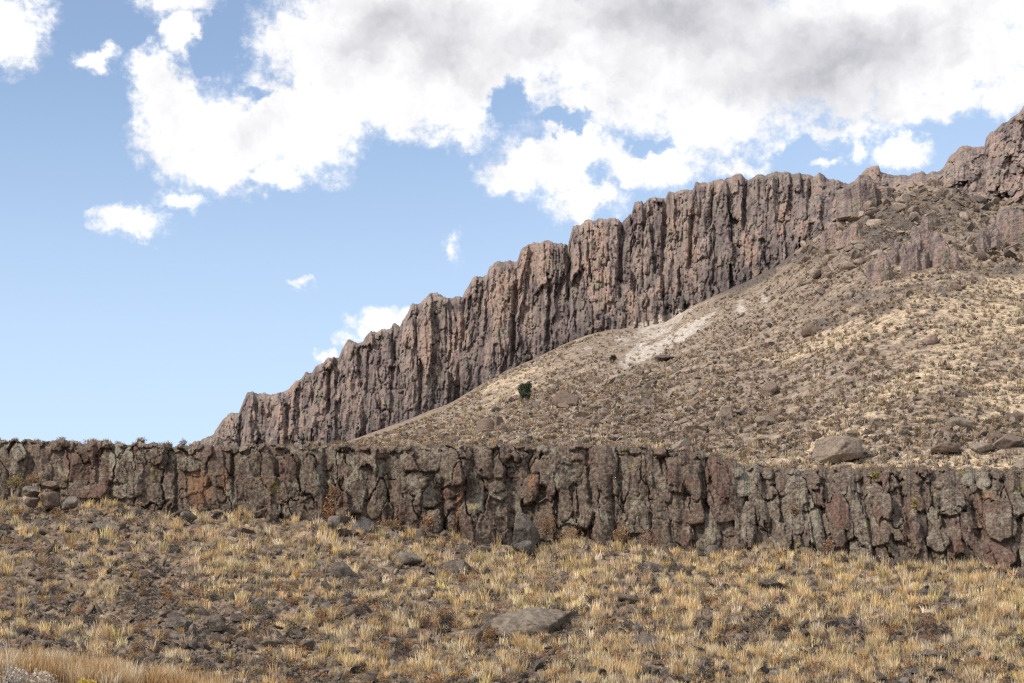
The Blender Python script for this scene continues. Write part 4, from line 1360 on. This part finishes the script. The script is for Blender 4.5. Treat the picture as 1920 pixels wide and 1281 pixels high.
DARKMASS = [shrub_template(725 + i, 90, .22, .20, .045, h_) for i, h_ in enumerate([(.11, .092, .08), (.21, .155, .105), (.38, .24, .13), (.28, .20, .13), (.095, .083, .078), (.36, .25, .15)])]
scatter_plants(3600, uv_near(lambda u, v: .6), near_point, DARKMASS, DARKMASS, lambda r, n: r.uniform(.45, 1.1, n), 0, ('shrub', 'x', 'x', 'x'), 'undergrowth', 88)

# far scrub
SCRUB = [shrub_template(740 + i, 46, .34, .34, .16, h_) for i, h_ in enumerate([(.20, .158, .118), (.26, .20, .14), (.135, .113, .096), (.33, .22, .13), (.22, .175, .13), (.34, .235, .14)])]
SCRUB_HI = [shrub_template(760 + i, 110, .34, .34, .11, h_) for i, h_ in enumerate([(.15, .135, .105), (.20, .175, .125), (.12, .11, .095), (.26, .19, .11)])]


def scrub_dens(u, v):
    return max(.02, .55 - .8 * float(streak(np.array(u), np.array(v))) + .35 * float(fbm(np.array(u / 60.), np.array(v / 22.), 3, 551)) - .65 * float(patch(np.array(u), np.array(v), STRAW)) - 1.3 * float(patch(np.array(u), np.array(v), PALE)))


scatter_plants(11500, uv_hill(scrub_dens), hill_point, SCRUB_HI, SCRUB, lambda r, n: .5 + .85 * r.uniform(0, 1, n) ** 2, 280,
               ('sagebrush', 'grey-brown sagebrush bush on the far hillside below the columnar cliff', 'shrub', 'sagebrush on the far hillside'), 'ground_cover', 84)
STRAWT = [tuft_template(780 + i, 16, (.35, .7), .3, .5, .06, h_) for i, h_ in enumerate([(.56, .46, .34), (.50, .41, .30), (.60, .51, .39)])]
scatter_plants(5200, uv_hill(lambda u, v: min(1, .30 + .9 * float(patch(np.array(u), np.array(v), STRAW)))), hill_point, STRAWT, STRAWT, lambda r, n: r.uniform(.6, 1.2, n), 0,
               ('pale_tuft', 'x', 'x', 'x'), 'dry_grass', 85)


# the rim's own fringe
def rim_point(u, v):
    i = np.clip(((u - RIM_US[0]) / (RIM_US[1] - RIM_US[0])).astype(int), 0, len(RIM_US) - 1)
    p = RIM_LAST[i]
    d = v
    return p[:, 0] * (p[:, 1] + d) / p[:, 1], p[:, 1] + d, p[:, 2] + .0 + 0 * d


RIMTUFT = [tuft_template(800 + i, 34, (.08, .2), .14, .7, .014, h_) for i, h_ in enumerate([(.45, .31, .16), (.38, .26, .15), (.5, .37, .2)])]
RIMBUSH = [shrub_template(810 + i, 170, .26, .2, .04, h_, (.12, .1, .08)) for i, h_ in enumerate([(.27, .20, .15), (.32, .21, .14), (.20, .175, .145), (.23, .20, .15)])]
scatter_plants(1000, lambda r, n: (r.uniform(-200, 2100, n), r.uniform(.1, 3.2, n)), rim_point, RIMTUFT, RIMTUFT, lambda r, n: r.uniform(.6, 1.2, n), 0,
               ('rim_tuft', 'x', 'x', 'x'), 'rim_grass', 86)
scatter_plants(230, lambda r, n: (r.uniform(-60, 1980, n), r.uniform(.0, 2.0, n)), rim_point, RIMBUSH, RIMBUSH, lambda r, n: .35 + .7 * r.uniform(0, 1, n) ** 2, 230,
               ('rim_shrub', 'small dry shrub growing along the top edge of the low cliff', 'shrub', 'shrubs along the rim'), None, 87)


def bench_point(u, t):
    i = np.clip(((u - RIM_US[0]) / (RIM_US[1] - RIM_US[0])).astype(int), 0, len(RIM_US) - 1)
    p = RIM_LAST[i]
    x1, y1, z1 = at(u, hill_bottom(u), HILL_Y0(u))
    y = (p[:, 1] + 3) * (1 - t) + y1 * t
    return x1 / y1 * y, y, (p[:, 2] - .15) * (1 - t) + z1 * t


scatter_plants(3500, lambda r, n: (r.uniform(-350, 2350, n), r.uniform(0, 1, n) ** 1.3), bench_point, RIMTUFT + DARKMASS + RIMBUSH, RIMTUFT + DARKMASS + RIMBUSH, lambda r, n: r.uniform(.7, 1.5, n), 0,
               ('shrub', 'x', 'x', 'x'), 'bench_vegetation', 89)


# shrubs at the cliff foot
def foot_shrub(u, v, w_px, h_px, hue, label, seed, y=None, n=420, leaf=.06, name='shrub'):
    yy = y if y else float(RIM_Y(u)) - 1.0
    x, y_, z = at(float(u), float(v + h_px * .5), yy)
    m = yy / F
    if name == 'shrub':
        hue = tuple(.68 * a + .32 * b for a, b in zip(hue, (.24, .175, .12)))
    v_, f_, c_ = shrub_template(seed, n, w_px * .5 * m * 1.1, h_px * m * .95, leaf, hue, tuple(k * .35 for k in hue))
    o = link(name, mesh_np(name, v_, f_, c_, [M_PLANT]), label, 'shrub')
    o.location = (float(x), yy, float(z))


foot_shrub(620, 957, 34, 40, (.40, .21, .10), 'orange shrub growing in the cliff gap beside a small lichen block', 901)
foot_shrub(625, 922, 20, 16, (.36, .22, .12), 'small orange shrub on a ledge above the larger one in the cliff gap', 902)
foot_shrub(730, 986, 46, 22, (.40, .24, .11), 'wide low tan shrub at the cliff foot left of the hanging round block', 903)
foot_shrub(806, 978, 36, 26, (.40, .24, .14), 'orange shrub at the cliff foot under the hanging round block', 904)
foot_shrub(1024, 984, 40, 40, (.30, .17, .08), 'thin brown shrub beside the upright smooth grey block', 905)
foot_shrub(1062, 1006, 44, 26, (.43, .26, .13), 'bright orange shrub at the cliff foot right of the upright grey block', 906)
foot_shrub(1165, 1002, 40, 30, (.44, .27, .14), 'bushy orange shrub with dark shade beneath at the cliff foot', 907)
foot_shrub(1222, 1014, 54, 28, (.34, .20, .15), 'pinkish brown wide shrub at the cliff foot, right of the bushy orange one', 908)
foot_shrub(1553, 1030, 24, 30, (.37, .22, .13), 'small red-orange shrub at the foot of the leaning columns', 909)
foot_shrub(1490, 960, 18, 14, (.34, .24, .16), 'small tan shrub clinging halfway up the cliff face', 910, 76.6)
foot_shrub(1716, 946, 18, 20, (.40, .32, .12), 'yellowish tuft-like shrub growing on a cliff block face', 911, 75.4)
foot_shrub(1642, 892, 14, 12, (.40, .34, .10), 'small yellow shrub high on the cliff under the rim', 912, 77.0)
foot_shrub(30, 905, 44, 22, (.28, .22, .09), 'olive brown shrub on the ledge at the left end of the cliff', 913, 84.0)
foot_shrub(66, 898, 40, 16, (.34, .20, .10), 'rust brown low shrub on the broken ledge, left end of the cliff', 914, 84.0)

# tall grass and pale brush at the lower left
tall = [tuft_template(930 + i, 80, (.30, .66), .20, .55, .007, h_) for i, h_ in enumerate([(.62, .43, .23), (.70, .53, .32), (.54, .35, .17), (.78, .66, .48)])]
tm = [mesh_np('tall_grass_clump', v, f, c, [M_PLANT]) for v, f, c in tall]
rg = np.random.default_rng(95)
for i in range(110):
    u = rg.uniform(-40, 430)
    yy = rg.uniform(48.0, 53.0)
    vv = np.interp(u, [0, 120, 250, 450], [1236, 1246, 1266, 1298]) + (53 - yy) * 6
    x, y_, z = at(u, vv, yy)
    o = link('tall_grass_clump', tm[i % 4], 'tall orange-tan dry grass clump at the near bottom corner of the slope', 'grass clump', 'tall orange grass in the near corner')
    o.location = (float(x), yy, float(z) - .05)
    s = rg.uniform(.75, 1.15)
    o.scale = (s, s, s)
    o.rotation_euler = (0, 0, rg.uniform(0, 6.28))
for i, (u, v, w, h, hue, lab) in enumerate([(30, 1276, 70, 34, (.52, .47, .42), 'pale silvery leafless brush in the near bottom corner among orange grass'),
                                            (80, 1280, 60, 30, (.60, .52, .42), 'cream dry brush beside the silvery brush, near bottom corner'),
                                            (160, 1286, 44, 20, (.62, .47, .12), 'yellow-topped rabbitbrush peeking up at the bottom edge of the photo'),
                                            (8, 1225, 30, 26, (.36, .33, .32), 'grey twiggy brush at the left edge above the orange grass')]):
    foot_shrub(u, v, w, h, hue, lab, 940 + i, 47.5 if i < 3 else 53.0, 520, .05, 'brush_shrub')


# ------------------------------------------------------------------ junipers
def juniper(u, v_base, w_px, h_px, label, seed):
    rng = np.random.default_rng(seed)
    x, y, z = hill_point(np.array(float(u)), np.array(float(v_base)))
    m = float(y) / F
    Wd, Ht = w_px * m, h_px * m
    root = bpy.data.objects.new('juniper_tree', None)
    COL.objects.link(root)
    root.location = (float(x), float(y), float(z))
    root['label'] = label
    root['category'] = 'tree'
    bm = bmesh.new()
    def limb(p0, p1, r0, r1):
        d = Vector(p1) - Vector(p0)
        q = d.to_track_quat('Z', 'Y')
        ring = []
        for p, r in ((p0, r0), (p1, r1)):
            ring.append([bm.verts.new(Vector(p) + q @ Vector((math.cos(a) * r, math.sin(a) * r, 0))) for a in [i * math.pi / 4 for i in range(8)]])
        for i in range(8):
            bm.faces.new((ring[0][i], ring[0][(i + 1) % 8], ring[1][(i + 1) % 8], ring[1][i]))
    limb((0, 0, -.3), (.06 * Wd, 0, Ht * .35), .07 * Wd, .05 * Wd)
    limb((.06 * Wd, 0, Ht * .35), (0, 0, Ht * .8), .05 * Wd, .02 * Wd)
    for k in range(7):
        a = k * 2.4
        limb((.04 * Wd, 0, Ht * (.2 + .06 * k)), (math.cos(a) * Wd * .33, math.sin(a) * Wd * .33, Ht * (.4 + .06 * k)), .03 * Wd, .01 * Wd)
    me = bpy.data.meshes.new('trunk')
    bm.to_mesh(me)
    bm.free()
    a_ = me.attributes.new('col', 'FLOAT_COLOR', 'POINT')
    a_.data.foreach_set('color', np.tile(np.array([.14, .10, .075, 1], np.float32), len(me.vertices)))
    me.materials.append(M_ROCK)
    link('trunk', me, parent=root)
    V, Fc, C = [], [], []
    lob = []
    for k in range(16):
        h = rng.uniform(.12, .86)
        r = .5 * Wd * math.sin(min(1, (h + .22)) * 2.4) ** .7 * rng.uniform(.35, .75)
        a = rng.uniform(0, 6.28)
        lob.append((np.array([math.cos(a) * r, math.sin(a) * r, Ht * h]), rng.uniform(.16, .27) * Wd, rng.uniform(.7, 1.25)))
    for i in range(2600):
        c, rr, tn = lob[int(rng.integers(16))]
        d = rng.normal(size=3)
        d /= np.linalg.norm(d)
        p = c + d * rr * rng.uniform(.4, 1.05) * np.array([1, 1, 1.15])
        e1 = rng.normal(size=3) * .07
        e2 = rng.normal(size=3) * .06
        e1[2] = abs(e1[2]) + .07
        k = len(V)
        V += [p - e2, p + e2, p + e1 * 1.6]
        Fc.append((k, k + 1, k + 2))
        col = np.array((.066, .078, .048)) * tn * rng.uniform(.7, 1.4)
        C += [col] * 3
    link('crown', mesh_np('crown', np.array(V), np.array(Fc), np.array(C), [M_LEAF]), parent=root)


juniper(985, 757, 29, 34, 'dark green juniper tree standing alone on the grey slope under the columnar cliff', 61)
juniper(1150, 680, 12, 13, 'tiny dark green juniper bush beside the pale exposed bank', 62)
